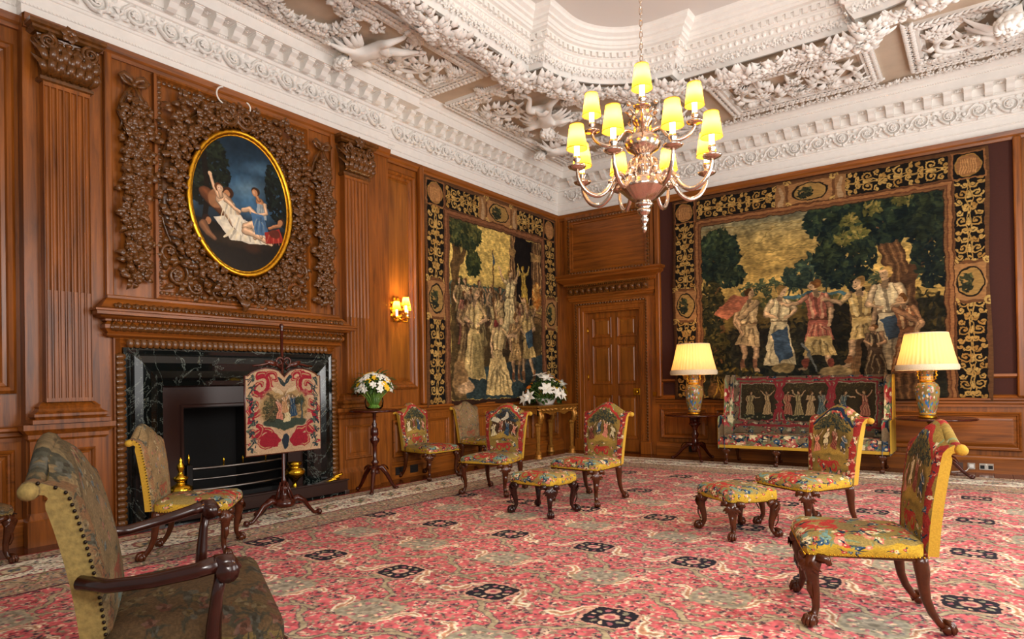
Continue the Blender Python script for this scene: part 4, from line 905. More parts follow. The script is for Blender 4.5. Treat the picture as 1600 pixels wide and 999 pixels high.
# --- flat of the ceiling with the sunk middle
XL, XR, YT, YB = 1.78, 6.40, -2.22, -8.9
def outline(o, n=14):
    pts = []; R = 1.10
    for cx, cy, sx, sy, fl in ((XL+1.30, YT-1.30, -1, 1, 0), (XR-1.30, YT-1.30, 1, 1, 1), (XR-1.30, YB+1.30, 1, -1, 0), (XL+1.30, YB+1.30, -1, -1, 1)):
        c = [(cx+sx*(1.30-o), cy-sy*o), (cx+sx*(R-o), cy-sy*o)]
        for k in range(n+1): a = PI/2*k/n; c.append((cx+sx*(R-o)*math.cos(a), cy+sy*(R-o)*math.sin(a)))
        c += [(cx-sx*o, cy+sy*(R-o)), (cx-sx*o, cy+sy*(1.30-o))]
        pts += c[::-1] if fl else c
    return pts
o0 = outline(0)
bm = bmesh.new(); rect = [(-.15, -11.6), (-.15, .15), (8.4, .15), (8.4, -11.6)]
for loop in (o0, rect):
    vs = [bm.verts.new((x, y, ZC)) for x, y in loop]
    for i in range(len(vs)): bm.edges.new((vs[i], vs[(i+1) % len(vs)]))
bmesh.ops.triangle_fill(bm, use_beauty=True, use_dissolve=False, edges=bm.edges[:])
me = bpy.data.meshes.new('ceiling'); bm.to_mesh(me); bm.free(); me.materials.append(PLASTT)
cei = bpy.data.objects.new('ceiling', me); COL.objects.link(cei); tag(cei, kind='structure')
m = MB(); rings = [(0, 4.85), (0, 4.80), (.05, 4.79), (.07, 4.82), (.10, 4.86), (.12, 4.90), (.125, 4.93), (.15, 4.94), (.155, 5.0), (.165, 5.0), (.165, 5.02), (.185, 5.03), (.19, 5.09), (.21, 5.09), (.21, 5.11), (.25, 5.12), (.255, 5.145), (.27, 5.15), (.28, 5.19), (.31, 5.20), (.315, 5.225), (.36, 5.25), (.365, 5.28), (.39, 5.30)]
L = [[(x, y, z) for x, y in outline(o)] for o, z in rings]; N = len(o0)
m.add([p for q in L for p in q], [(j*N+i, j*N+(i+1) % N, (j+1)*N+(i+1) % N, (j+1)*N+i) for j in range(len(L)-1) for i in range(N)])
m.build('dome_cornice', PLAST, cei)
m = MB().add(L[-1], [tuple(range(N))]); dt = m.build('dome_flat', plain('plaster_flat', 'ddd6d0', .85), cei)
mm = bmesh.new(); mm.from_mesh(dt.data); bmesh.ops.triangulate(mm, faces=mm.faces[:]); mm.to_mesh(dt.data); mm.free()
def walk(pts, step, closed=True):
    P = [Vector((p[0], p[1])) for p in pts]; out = []; acc = step/2
    for i in range(len(P) if closed else len(P)-1):
        a, b = P[i], P[(i+1) % len(P)]; ln = (b-a).length
        while acc < ln: out.append((a+(b-a)*(acc/ln), (b-a).normalized())); acc += step
        acc -= ln
    return out
de = MB(); eg = MB()
for p, t in walk(outline(.19), .085):
    n = Vector((t.y, -t.x)); X = Vector((t.x, t.y, 0)); Y = Vector((n.x, n.y, 0)); M = frame((p.x, p.y, 5.035), X, Y, (0, 0, 1)); de.box(-.026, .026, -.01, .03, 0, .052, lambda x, y, z: tuple(M @ Vector((x, y, z))))
for p, t in walk(outline(.15), .075): eg.ball((p.x, p.y, 4.97), .026, 6, 4, (1, 1, 1.1))
de.build('dentil_row', PLAST, cei, kind='stuff'); eg.build('egg_row', PLAST, cei, kind='stuff')
# ornament pieces (local Z points out of the surface)
def bunch(seed, nl, nf, nfl, R=.1):
    r = random.Random(seed); t = MB()
    for i in range(nl):
        a = r.random()*6.28; e = r.uniform(.1, .9); q = R*r.uniform(.1, .7); t.leaf((q*math.cos(a), q*math.sin(a), R*.15+R*.5*(1-q/R)), (math.cos(a), math.sin(a), e*.6), (0, 0, 1), R*r.uniform(.55, .85), R*r.uniform(.4, .6), r.uniform(.2, .5), .18)
    for i in range(nf):
        a = r.random()*6.28; q = R*r.uniform(.1, .65); t.ball((q*math.cos(a), q*math.sin(a), R*r.uniform(.45, .7)), R*r.uniform(.16, .28), 7, 5)
    for i in range(nfl):
        a = r.random()*6.28; q = R*r.uniform(.0, .5); t.flower((q*math.cos(a), q*math.sin(a), R*.75), (r.uniform(-.4, .4), r.uniform(-.4, .4), 1), R*.38, 6)
    return t
PB = [bunch(k, 13, 4, 1+k % 2).mesh('leaf_bunch', PLAST) for k in range(4)]
def at_ceiling(x, y, z, ang=0, s=1.): return lm('C', (x, y, z), ang, s)
rr = random.Random(9)
big = [bunch(20+k, 16, 7, 2, .13).mesh('garland_bunch', PLAST) for k in range(4)]
vis = lambda x, y: y > -7.2 and not (x > 6.0 and y < -5)
k = 0
for p, t in walk(outline(-.02), .115):
    if not vis(p.x, p.y): continue
    k += 1; sw = .9+.55*abs(math.sin(k*.30))**1.5; n = Vector((t.y, -t.x))
    inst(big[k % 4], 'garland_bunch', cei, at_ceiling(p.x-n.x*.02, p.y-n.y*.02, 4.80-.02*sw, rr.random()*6, sw))
for p, t in walk(outline(.10), .07):
    if not vis(p.x, p.y): continue
    n = Vector((t.y, -t.x)); inst(PB[k % 4], 'leaf_bunch', cei, frame((p.x, p.y, 4.875), (t.x, t.y, 0), (0, 0, 1), (n.x, n.y, -.5), .42)); k += 1
# leaf edging of a compartment
t = MB()
for q in (-.045, .0, .045): t.leaf((q, -.012, .004), (1, -.5, .35), (0, 0, 1), .075, .045, .35, .2); t.leaf((q+.02, .012, .004), (1, .5, .35), (0, 0, 1), .075, .045, .35, .2)
t.tube([(-.07, 0, .01), (.07, 0, .01)], .012, 5); EDGE = t.mesh('leaf_edging', PLAST)
cframe = [(-.05, 0), (-.05, .035), (-.02, .04), (0, .025), (.05, .022), (.06, .045), (.09, .045), (.10, .01), (.13, .005)]
def compartment(poly, name='ceiling_panel', field=True):
    """poly anticlockwise in plan seen from above"""
    q = MB(); q.sweep([(d, ZC-h) for d, h in [(-a, b) for a, b in cframe]], poly, True); o = q.build(name, PLAST, cei)
    for p, t in walk(poly, .125):
        n = Vector((t.y, -t.x)); inst(EDGE, 'leaf_edging', o, at_ceiling(p.x, p.y, ZC-.025, math.atan2(-t.y, t.x), 1.15))
    return o
def scroll_relief(par, x, y, R, a0, turn, ang=0):
    t = MB(); sp = spiral((0, 0), R, R*.30, a0, turn*1.3, 26, .03)
    t.tube([(a, b, .03+.02*math.sin(i*.4)) for i, (a, b, _) in enumerate(sp)], [R*.11-R*.05*i/26 for i in range(27)], 7)
    for i in range(1, 24, 2):
        a, b, _ = sp[i]; th = a0+turn*2*PI*1.3*i/26
        for o in (.5, -.4): t.leaf((a, b, .03), (math.cos(th+o*turn)+math.cos(th+turn*1.57)*.8, math.sin(th+o*turn)+math.sin(th+turn*1.57)*.8, .35), (0, 0, 1), R*.45, R*.26, .4, .22)
    for ring, (k, q) in enumerate(((9, .36), (7, .24))):
        for i in range(k): th = 2*PI*i/k+ring*.3; t.leaf((0, 0, .03+ring*.02), (math.cos(th), math.sin(th), .5+.5*ring), (0, 0, 1), R*q, R*.20, .4, .2)
    t.ball((0, 0, .06), R*.10, 7, 5); o = t.build('scroll_relief', PLAST, par); o.matrix_local = at_ceiling(x, y, ZC-.005, ang); return o
def wreath(par, x, y, rx, ry, n, s):
    for i in range(n):
        a = 2*PI*i/n; inst(PB[i % 4], 'leaf_bunch', par, at_ceiling(x+rx*math.cos(a), y+ry*math.sin(a), ZC-.01, i*1.3, s))
    q = MB(); q.tube([(x+rx*math.cos(2*PI*i/40), y+ry*math.sin(2*PI*i/40), ZC-.02) for i in range(40)], .035, 8, closed=True); q.build('wreath_ring', PLAST, par)
def figure_mesh():
    """a plaster putto, one skin: pelvis, trunk, head, bent arms and legs, with a wing"""
    V = [(0, 0, .10), (0, .13, .13), (0, .25, .14), (0, .32, .15), (.01, .40, .17), (.10, .27, .14), (.21, .31, .17), (.30, .40, .14), (-.10, .27, .14), (-.20, .20, .16), (-.28, .28, .12), (.06, -.04, .10), (.15, -.17, .15), (.10, -.33, .09), (.14, -.38, .08), (-.06, -.05, .10), (-.10, -.22, .13), (-.22, -.30, .08), (-.25, -.36, .07)]
    E_ = [(0, 1), (1, 2), (2, 3), (3, 4), (2, 5), (5, 6), (6, 7), (2, 8), (8, 9), (9, 10), (0, 11), (11, 12), (12, 13), (13, 14), (0, 15), (15, 16), (16, 17), (17, 18)]
    Rd = [.070, .066, .070, .034, .066, .042, .030, .018, .042, .030, .018, .058, .042, .024, .018, .058, .042, .024, .018]
    me = bpy.data.meshes.new('putto'); me.from_pydata(V, E_, []); o = bpy.data.objects.new('putto', me); COL.objects.link(o)
    md = o.modifiers.new('Skin', 'SKIN'); md.use_smooth_shade = True
    for i, q in enumerate(me.skin_vertices[0].data): q.radius = (Rd[i], Rd[i]); q.use_root = (i == 0)
    o.modifiers.new('Sub', 'SUBSURF').levels = 2; o.modifiers['Sub'].render_levels = 2
    dg = bpy.context.evaluated_depsgraph_get(); dg.update(); m2 = bpy.data.meshes.new_from_object(o.evaluated_get(dg)); bpy.data.objects.remove(o)
    bm = bmesh.new(); bm.from_mesh(m2); t = MB()
    for s in (-1, 1):
        for k in range(6): t.leaf((s*.05, .20, .07), (s*(.6+.15*k), .9-.35*k, .15), (0, 0, 1), .34-.03*k, .085, .25, .2)
    hc = Vector((.01, .415, .19)); t.ball(hc, .072, 14, 10, (.92, 1.12, 1.0))
    for k in range(22): a = -2.4+4.8*k/21+PI/2; t.ball(hc+Vector((.066*math.cos(a), .078*math.sin(a), .02+.022*math.sin(k*2.1))), .026, 6, 5)
    for k in range(9): a = k*.7; t.ball(hc+Vector((.04*math.cos(a), .06+.03*math.sin(a), .045)), .025, 6, 5)
    t.ball(hc+Vector((0, -.012, .075)), .014, 6, 5, (.8, 1.4, 1)); t.ball(hc+Vector((0, -.052, .055)), .022, 7, 5, (1, .7, .8))
    for s in (-1, 1):
        t.ball(hc+Vector((s*.034, -.026, .052)), .026, 7, 5); t.ball(hc+Vector((s*.028, .018, .060)), .012, 6, 4); t.tube([hc+Vector((s*.046, .026, .05)), hc+Vector((s*.028, .036, .064)), hc+Vector((s*.012, .032, .066))], .006, 5)
    t.tube([hc+Vector((-.018, -.036, .068)), hc+Vector((0, -.040, .074)), hc+Vector((.018, -.036, .068))], .006, 5)
    for (x, y, z), d in (((.30, .40, .14), (.8, .6, 0)), ((-.28, .28, .12), (-.7, .5, 0))):
        d = Vector(d).normalized(); p = Vector((x, y, z)); n = Vector((-d.y, d.x, 0)); t.ball(p+d*.012, .024, 7, 5)
        for q in range(5): t.tube([p+d*.02+n*(q-2)*.010, p+d*(.05 if q else .03)+n*(q-2)*.016, p+d*(.066 if q else .042)+n*(q-2)*.017-Vector((0, 0, .01))], [.008, .007, .005], 5)
    for (x, y, z), d in (((.14, -.38, .08), (.7, -.7, 0)), ((-.25, -.36, .07), (-.6, -.8, 0))):
        d = Vector(d).normalized(); t.ball(Vector((x, y, z))+d*.025, .028, 8, 6, (1.1, 1.1, .8)); t.tube([Vector((x, y, z)), Vector((x, y, z))+d*.075], [.024, .018], 6)
    for s in (-1, 1): t.leaf((s*.08, -.03, .14), (-s*.9, -.5, .1), (0, 0, 1), .22, .09, .25, .2)
    m3 = t.mesh('x'); bm.from_mesh(m3); m2b = bpy.data.meshes.new('putto'); bm.to_mesh(m2b); bm.free(); m2b.materials.append(PLAST); m2b.polygons.foreach_set('use_smooth', [True]*len(m2b.polygons)); return m2b
PUT = figure_mesh()
def putto(par, x, y, ang, s=1., fx=1): inst(PUT, 'putto', par, at_ceiling(x, y, ZC+.01, ang, s) @ Matrix.Diagonal((fx, 1, 1, 1)))
t = MB(); sp_ = [(.02*math.sin(k*.5)+k*.045, .07*math.sin(k*.55), .03+.02*math.sin(k*.7)) for k in range(13)]
t.tube(sp_, [.022-.0012*k for k in range(13)], 6)
for k in range(12):
    x, y, z = sp_[k]
    for sg in (-1, 1): t.leaf((x, y, z), (.75, sg*.9, .3), (0, 0, 1), .15-.004*k, .075, .45, .25)
t.flower(sp_[-1], (.3, 0, 1), .075, 7)
for sg in (-1, 1): t.tube([(.10+a, sg*(.10+b), .03) for a, b, _ in spiral((0, 0), .07, .015, 0, 1.3*sg, 16)], [.016-.0006*k for k in range(17)], 6)
SPRAY = t.mesh('acanthus_spray', PLAST)
def spray(par, x, y, a, s=1., f=1): inst(SPRAY, 'acanthus_spray', par, at_ceiling(x, y, ZC, a, s) @ Matrix.Diagonal((1, f, 1, 1)))
# A: long compartment by the chimney wall
A = compartment([(.47, -7.7), (1.34, -7.7), (1.34, -3.80), (.47, -3.80)])
wreath(A, .90, -5.85, .30, .42, 22, .95)
scroll_relief(A, .90, -4.42, .28, .6, 1); putto(A, .90, -5.02, 1.2, 1.0); scroll_relief(A, .90, -7.3, .28, 2.2, -1); putto(A, .9, -6.7, -1.4, 1.0, -1)
for x, y, a in ((.72, -4.02, .5), (1.1, -4.05, 2.5), (.70, -4.80, 1.), (1.12, -5.25, 2.), (.68, -5.30, 0), (1.12, -4.75, 4.)): inst(PB[0], 'leaf_bunch', A, at_ceiling(x, y, ZC, a, .9))
for y in (-3.52, ):
    q = MB().sweep([(-.03, ZC), (-.03, ZC-.04), (.03, ZC-.04), (.03, ZC)], [(.42, y+.12), (1.42, y+.12)]); q.build('cross_moulding', PLAST, cei)
for x, y, a, f in ((1.2, -3.95, 1.9, 1), (.62, -4.62, -.6, 1), (1.22, -4.75, 1.2, -1), (.60, -5.25, 1.8, 1), (1.22, -5.35, 2., -1), (.6, -6.4, 1.4, 1), (1.2, -6.3, 1.2, -1), (.65, -3.98, 0., 1)): spray(A, x, y, a, .72, f)
# B: corner compartment with wreath and putti
arc = [(XL+1.30-1.32*math.cos(PI/2*k/8), YT-1.30+1.32*math.sin(PI/2*k/8)) for k in range(9)]
B = compartment([(.47, -3.36), (1.44, -3.36)]+arc[1:8]+[(3.02, -1.86), (3.02, -.47), (.47, -.47)])
wreath(B, 1.42, -1.62, .44, .52, 30, .95); putto(B, 1.42, -2.62, 2.7, 1.15); putto(B, .92, -1.18, 1.0, 1.0); putto(B, 2.30, -1.40, -1.2, 1.1, -1)
scroll_relief(B, .90, -2.86, .27, .5, -1); scroll_relief(B, 2.65, -.85, .24, 2.5, 1); scroll_relief(B, .86, -.80, .20, 1.5, 1)
for x, y, a in ((.70, -2.35, .5), (.72, -1.95, 2.5), (1.05, -2.35, 1.), (1.8, -.72, 2.), (2.2, -.75, 0), (1.3, -.75, 4.), (1.35, -3.1, 2), (.65, -3.18, 1), (2.75, -1.5, 3), (1.85, -2.3, 1)): inst(PB[1], 'leaf_bunch', B, at_ceiling(x, y, ZC, a, 1.))
for x, y, a, f in ((.62, -3.2, .2, 1), (1.25, -3.2, 2.2, -1), (.62, -2.5, 1.5, 1), (.62, -2.0, 1.5, -1), (1.65, -2.55, -.6, 1), (.65, -.65, 0, 1), (1.3, -.65, .1, -1), (1.95, -.68, 0, 1), (2.75, -.7, 1.7, 1), (2.75, -1.3, 1.8, -1), (2.1, -1.95, -.7, 1), (1.1, -2.2, .4, 1), (1.9, -1.1, -.3, -1)): spray(B, x, y, a, .72, f)
# C: compartment along the door wall, D: the next corner
Cc = compartment([(3.36, -1.70), (5.06, -1.70), (5.06, -.72), (3.36, -.72)])
scroll_relief(Cc, 3.82, -1.2, .30, 1., 1); scroll_relief(Cc, 4.62, -1.2, .30, 2., -1)
for x, y, a in ((4.22, -1.05, .5), (4.22, -1.4, 2.5), (4.2, -1.22, 0), (4.88, -.95, 2)): inst(PB[2], 'leaf_bunch', Cc, at_ceiling(x, y, ZC, a, 1.1))
D = compartment([(5.46, -1.86), (6.3, -1.86), (7.6, -3.36), (7.7, -3.36), (7.7, -.72), (5.46, -.72)])
scroll_relief(D, 5.95, -1.25, .30, 2., 1); putto(D, 6.65, -1.4, .6, 1.5); wreath(D, 7.0, -1.8, .4, .4, 20, 1.)
for x, y, a in ((5.6, -1.0, .5), (6.3, -1.0, 2.5), (5.7, -1.6, 0)): inst(PB[2], 'leaf_bunch', D, at_ceiling(x, y, ZC, a, 1.1))
for x, y, a, f in ((3.5, -.9, .1, 1), (3.55, -1.5, -.1, -1), (4.1, -.9, .1, 1), (4.3, -1.52, 0, -1), (4.5, -.9, 0, 1)): spray(Cc, x, y, a, .7, f)
for x, y, a, f in ((5.6, -.9, .1, 1), (5.65, -1.7, 0, -1), (6.2, -.95, 0, 1), (6.2, -1.7, -.3, 1), (6.9, -1.0, 0, 1)): spray(D, x, y, a, .8, f)
# garland running beside the cornice of the door wall
for k in range(58): inst(PB[k % 4], 'leaf_bunch', cor, at_ceiling(3.1+k*.085, -.50, ZC+.0, k*1.1, .62))
# ------------------------------------------------------------------ chimneypiece and overmantel
S0, S1 = 5.02, 7.345; PB0 = BREAST
ch = empty('chimneypiece', 'carved oak and black marble chimneypiece between the two fluted pilasters', 'fireplace')
q = MB()  # marble bolection
pm = [(0, .0), (0, .05), (.02, .06), (.05, .055), (.07, .085), (.13, .105), (.20, .095), (.26, .06), (.29, .035), (.33, .03), (.34, .0), (.34, -.10)]
def arch2(s0, s1, z1, prof, p0):
    n = len(prof); vs = []; fs = []
    for (a, z) in ((s0, 0), (s0, z1), (s1, z1), (s1, 0)):
        for w, p in prof: vs.append(ML(a+w if a == s0 else a-w, p0+p, z if z == 0 else z-w))
    for i in range(3):
        for k in range(n-1): fs.append((i*n+k, i*n+k+1, (i+1)*n+k+1, (i+1)*n+k))
    return vs, fs
q.add(*arch2(5.09, 7.265, 1.545, pm, PB0), smooth=False); q.build('marble_surround', MARB, ch)
q = MB(); q.add(*arch2(5.02, 7.335, 1.625, [(0, 0), (0, .03), (.01, .035), (.02, .02), (.045, .055), (.07, .02), (.08, .03), (.09, .0)], PB0)); q.build('leaf_moulding', OAK, ch)
t = MB(); t.leaf((0, 0, 0), (0, 1, .25), (0, 0, 1), .075, .075, .28, .16); BAY = t.mesh('bay_leaf', CARV)
for s in (5.065, 7.29):
    for k in range(28): inst(BAY, 'bay_leaf', ch, lm('L', ML(s, PB0+.05, 1.50-k*.052), PI))
for k in range(40): inst(BAY, 'bay_leaf', ch, lm('L', ML(5.14+k*.054, PB0+.05, 1.58), PI/2 if k < 20 else -PI/2))
# frieze and mantelshelf
q = MB(); q.bd = .04; q.block(ML, 5.0, 7.37, PB0, [(.0, 1.625), (.03, 1.64), (.035, 1.655), (.02, 1.665), (.055, 1.70), (.055, 1.73), (.03, 1.755), (.05, 1.76), (.05, 1.775), (.09, 1.785), (.10, 1.79)]); q.build('frieze', OAKY, ch)
q = MB(); q.bd = .04; q.block(ML, 5.0, 7.37, PB0, [(.10, 1.79), (.11, 1.80), (.15, 1.805), (.15, 1.83), (.165, 1.835), (.165, 1.85), (.15, 1.855), (.10, 1.87), (.05, 1.93), (.02, 1.955), (.02, 1.975), (0, 1.985)]); q.build('mantel_shelf', OAKY, ch)
t = MB(); t.leaf((0, -.035, 0), (0, 1, .2), (0, 0, 1), .075, .06, .35, .2); t.leaf((-.022, -.03, 0), (-.5, 1, .2), (0, 0, 1), .06, .035, .3, .2); t.leaf((.022, -.03, 0), (.5, 1, .2), (0, 0, 1), .06, .035, .3, .2); FRL = t.mesh('frieze_leaf', CARV)
for k in range(37): inst(FRL, 'frieze_leaf', ch, lm('L', ML(5.03+k*.064, PB0+.092, 1.71)))
t = MB()
for k in range(60): s = 5.0+k*.04; t.ball(ML(s, PB0+.092, 1.768), .012, 6, 4, (1, 1.3, 1))
for k in range(34): s = 5.02+k*.07; t.leaf(ML(s, PB0+.16, 1.875), (-.8, -.1, .8), (1, 0, .6), .06, .045, .25, .2); t.leaf(ML(s+.035, PB0+.16, 1.875), (-.8, .1, .8), (1, 0, .6), .05, .03, .25, .2)
for s in (5.0, 7.37):
    for k in range(2): t.leaf(ML(s, PB0+.03+k*.05, 1.70), (0, 0, 1), (0, -1 if s > 6 else 1, 0), .06, .05, .3, .2)
t.build('carved_band', CARV, ch, kind='stuff')
# bronze slips and firebox
q = MB(); q.add(*arch2(5.42, 6.925, 1.21, [(-.02, .03), (0, .03), (.01, .015), (.17, .015), (.18, .03), (.20, .03), (.205, 0.01), (.205, -.3)], PB0-.05)); q.build('bronze_slip', BRONZE, ch)
q = MB()
for b in ((5.0, 5.45, -.05, PB0, 0, 1.25), ): pass
q.add([ML(s, p, z) for s, p, z in ((5.62, .05, 0), (5.85, -.52, 0), (6.50, -.52, 0), (6.73, .05, 0), (5.62, .05, 1.02), (5.85, -.52, 1.02), (6.50, -.52, 1.02), (6.73, .05, 1.02))], [(0, 1, 5, 4), (1, 2, 6, 5), (2, 3, 7, 6), (4, 5, 6, 7), (0, 3, 2, 1)]); q.build('firebox', SOOT, ch)
q = MB(); wbox(q, ML, 5.30, 5.64, -.2, .055, 0, 1.24); wbox(q, ML, 6.71, 6.95, -.2, .055, 0, 1.24); wbox(q, ML, 5.3, 6.95, -.2, .055, 1.0, 1.24); q.build('iron_back', IRON, ch)
q = MB(); wbox(q, ML, 5.06, 7.27, 0, .34, .0, .035); q.build('hearth', MARB, ch)
# grate
gr = empty('fire_grate', 'black iron fire grate with bowed steel bars inside the fireplace', 'grate', (0.0, -6.17, .035))
def arcbar(z, r, mat, nm, w=.5):
    q = MB(); q.tube([(-.02+.16*math.cos(a)-.0, w*math.sin(a)/math.sin(1.1), z) for a in [-1.1+2.2*k/16 for k in range(17)]], r, 6); return q.build(nm, mat, gr)
for z, r, mt in ((.20, .016, STEEL), (.30, .010, STEEL), (.40, .014, STEEL)): arcbar(z, r, mt, 'front_bar')
for sg in (-1, 1):
    q = MB(); q.box(.03, .08, sg*.50-.03, sg*.50+.03, 0, .44); q.build('grate_post', IRON, gr, bevel=.008)
    q = MB().lathe([(0, 0), (.012, 0), (.008, .03), (.016, .05), (.010, .08), (0, .10)], 10, (.055, sg*.5, .44)); q.build('brass_finial', BRASS, gr)
q = MB(); q.box(-.25, .02, -.48, .48, .06, .12); q.build('fire_basket', IRON, gr)
q = MB(); q.box(-.25, .12, -.48, .48, -.0, .06); q.build('grate_foot', IRON, gr)
for y in (-.2, .0, .25): MB().lathe([(0, 0), (.008, 0), (.008, .05), (.014, .06), (0, .085)], 8, (.13, y, .40)).build('brass_finial', BRASS, gr)
# fender
fe = empty('fender', 'long dark bronze hearth fender on small steel feet in front of the fireplace', 'fender', (0, 0, 0))
q = MB(); wbox(q, ML, 5.07, 7.1, .33, .37, .03, .15); wbox(q, ML, 5.07, 5.11, .16, .33, .03, .15); wbox(q, ML, 7.06, 7.1, .16, .33, .03, .15); wbox(q, ML, 5.06, 7.11, .31, .385, .15, .165); q.build('fender_rail', BRONZE, fe, bevel=.005)
for s in (5.09, 5.75, 6.4, 7.08): q = MB(); wbox(q, ML, s-.03, s+.03, .345, .385, 0, .045); q.build('foot', STEEL, fe, bevel=.004)
# andirons
def andiron(y, label, kind):
    a = empty('andiron', label, 'andiron', (.24, y, .035), group='brass andirons')
    pr = [(0, 0), (.07, 0), (.07, .02), (.03, .04), (.025, .08), (.05, .10), (.025, .12), (.02, .16), (.035, .18)]
    if kind: pr += [(.07, .20), (.10, .24), (.09, .28), (.05, .30), (.03, .32), (.05, .33), (.065, .36), (.03, .38), (.018, .41), (.032, .44), (.03, .47), (.012, .50), (.018, .515), (0, .54)]
    else: pr += [(.05, .20), (.10, .24), (.11, .27), (.095, .30), (.06, .31), (.055, .33), (.075, .345), (.07, .37), (0, .38)]
    MB().lathe(pr, 20, mod=lambda t, j: 1+.05*math.sin(t*8+j)).build('andiron_body', BRASS, a)
    for sg in (-1, 1): MB().tube([(0, sg*.02, .06), (.05, sg*.06, .05), (.09, sg*.09, .01)], [.014, .012, .016], 6).build('foot', BRASS, a)
    MB().tube([(0, 0, .06), (-.12, 0, .06), (-.22, 0, .05)], .012, 6).build('billet_bar', IRON, a)
andiron(-6.84, 'tall brass andiron with flame finial, left side of the hearth behind the chair', 1)
andiron(-5.66, 'short brass urn andiron on the hearth seen below the fire screen', 0)
for i, (y, x, dz, nm, lab) in enumerate(((-5.50, .26, .0, 'poker', 'steel fire poker with brass knob, lowest of the three leaning fire irons'), (-5.46, .27, .02, 'fire_shovel', 'steel fire shovel with brass knob, middle of the three leaning fire irons'), (-5.42, .28, .045, 'fire_tongs', 'steel fire tongs with brass knob, topmost of the three leaning fire irons'))):
    o = empty(nm, lab, 'fire iron', (0, 0, 0), group='fire irons on the hearth')
    a, b = Vector((x-.04, y-.42, .055)), Vector((.37, y+.27, .185+dz)); MB().tube([a, a+(b-a)*.5, b], .007, 6).build('rod', STEEL, o)
    MB().tube([b-(b-a)*.14, b-(b-a)*.1, b-(b-a)*.03, b], [.010, .013, .010, .02], 8).build('knob', BRASS, o)
    if i == 1: MB().box(-.05, .05, -.1, .0, -.005, .0).build('scoop', STEEL, o, loc=a)
# overmantel carving
om = empty('overmantel', 'carved oak overmantel of fruit, flowers and leaves framing the oval painting', 'wood carving')
q = MB(); wbox(q, ML, 5.05, 7.34, BREAST-.02, BREAST+.012, 1.97, 4.0); q.build('back_panel', OAK, om)
for s in (5.03, 7.36): q = MB(); wbox(q, ML, s-.03, s+.03, BREAST, BREAST+.05, 1.97, 4.02); q.build('side_stile', OAK, om, bevel=.012)
q = MB().rectmould(ML, 5.36, 6.99, 1.985, 3.98, [(0, BREAST), (0, BREAST+.055), (.02, BREAST+.06), (.035, BREAST+.03), (.06, BREAST+.035), (.075, BREAST+.012)]); q.build('panel_moulding', OAK, om)
t = MB(); edge_leaves(ML, 5.415, 6.935, 2.04, 3.925, BREAST+.035, .045, .05, .032, t, 'L'); t.build('leaf_moulding', CARV, om, kind='stuff')
CX, CZ, RX, RZ = 6.168, 2.985, .545, .70
WB = [bunch(40+k, 8, (7, 3, 5, 2, 6)[k], (0, 1, 0, 1, 0)[k], .1).mesh('fruit_bunch', CARV) for k in range(5)]
rr = random.Random(4)
q = MB(); q.tube([ML(CX+(RX+.12)*math.cos(2*PI*i/64), BREAST+.015, CZ+(RZ+.12)*math.sin(2*PI*i/64)) for i in range(64)], .12, 8, .35, closed=True, up=(1, 0, 0)); q.build('oval_band', CARV, om)
k = 0
for ring, (d, n, s) in enumerate(((.098, 32, .92), (.172, 34, 1.05))):
    for i in range(n):
        a = 2*PI*(i+.5*ring)/n; k += 1
        inst(WB[(k*3+ring) % 5], 'fruit_bunch', om, lm('L', ML(CX+(RX+d)*math.cos(a), BREAST+.055, CZ+(RZ+d)*math.sin(a)), rr.random()*6, (s, s, s*.95)))
q = MB(); q.tube([ML(CX+(RX+.235)*math.cos(2*PI*i/72), BREAST+.02, CZ+(RZ+.235)*math.sin(2*PI*i/72)) for i in range(72)], .018, 6, closed=True, up=(1, 0, 0)); q.build('oval_edge', CARV, om)
t = MB()
for i in range(90): a = 2*PI*i/90; t.ball(ML(CX+(RX+.045)*math.cos(a), BREAST+.07, CZ+(RZ+.045)*math.sin(a)), .017, 6, 4, (1, 1, 1))
t.build('bead_ring', CARV, om, kind='stuff')
def wood_scroll(s, z, R, a0, turn, n=24, th=.020, p=.06, nm='carved_scroll'):
    t = MB(); t.tube([ML(s+a, BREAST+p+.03*i/n, z+b) for i, (a, b, _) in enumerate(spiral((0, 0), R, R*.12, a0, turn, n))], [th*(1-.55*i/n) for i in range(n+1)], 7); return t.build(nm, CARV, om)
for sg in (-1, 1):
    wood_scroll(CX+.07+sg*.10, 3.80, .105, PI/2 if sg < 0 else PI/2, 1.9*sg, 30, .030, .10)
wood_scroll(CX-.01, 2.13, .105, -PI/2, 2.1, 30, .028, .10)
# corner clusters and bottom acanthus
for s, z in ((6.80, 3.66), (6.72, 3.76), (6.84, 3.52), (6.62, 3.80), (5.52, 3.68), (5.60, 3.78), (5.48, 3.55), (5.72, 3.84), (5.44, 3.40), (6.88, 3.40)): inst(WB[int(s*10) % 5], 'fruit_bunch', om, lm('L', ML(s, BREAST+.05, z), s*7, 1.15))
for s, z, R, a, tr in ((6.80, 2.22, .13, 1., 1.4), (6.62, 2.12, .11, 3., -1.3), (6.86, 2.42, .10, 4., 1.2), (5.56, 2.20, .13, 2., -1.4), (5.74, 2.12, .11, 0., 1.3), (5.48, 2.42, .10, 5., -1.2), (6.42, 2.10, .09, 2., 1.2), (5.94, 2.08, .10, 1., -1.2)):
    wood_scroll(s, z, R, a, tr, 20, .026, .03); t = MB()
    for k in range(9): b = a+k*.8; t.leaf(ML(s+R*.75*math.cos(b), BREAST+.035, z+R*.75*math.sin(b)), (.35, -math.cos(b+.8), math.sin(b+.8)), (1, 0, 0), R*.8, R*.42, .4, .22)
    t.flower(ML(s, BREAST+.06, z), (1, 0, 0), R*.4, 6); t.build('acanthus', CARV, om)
t = MB()
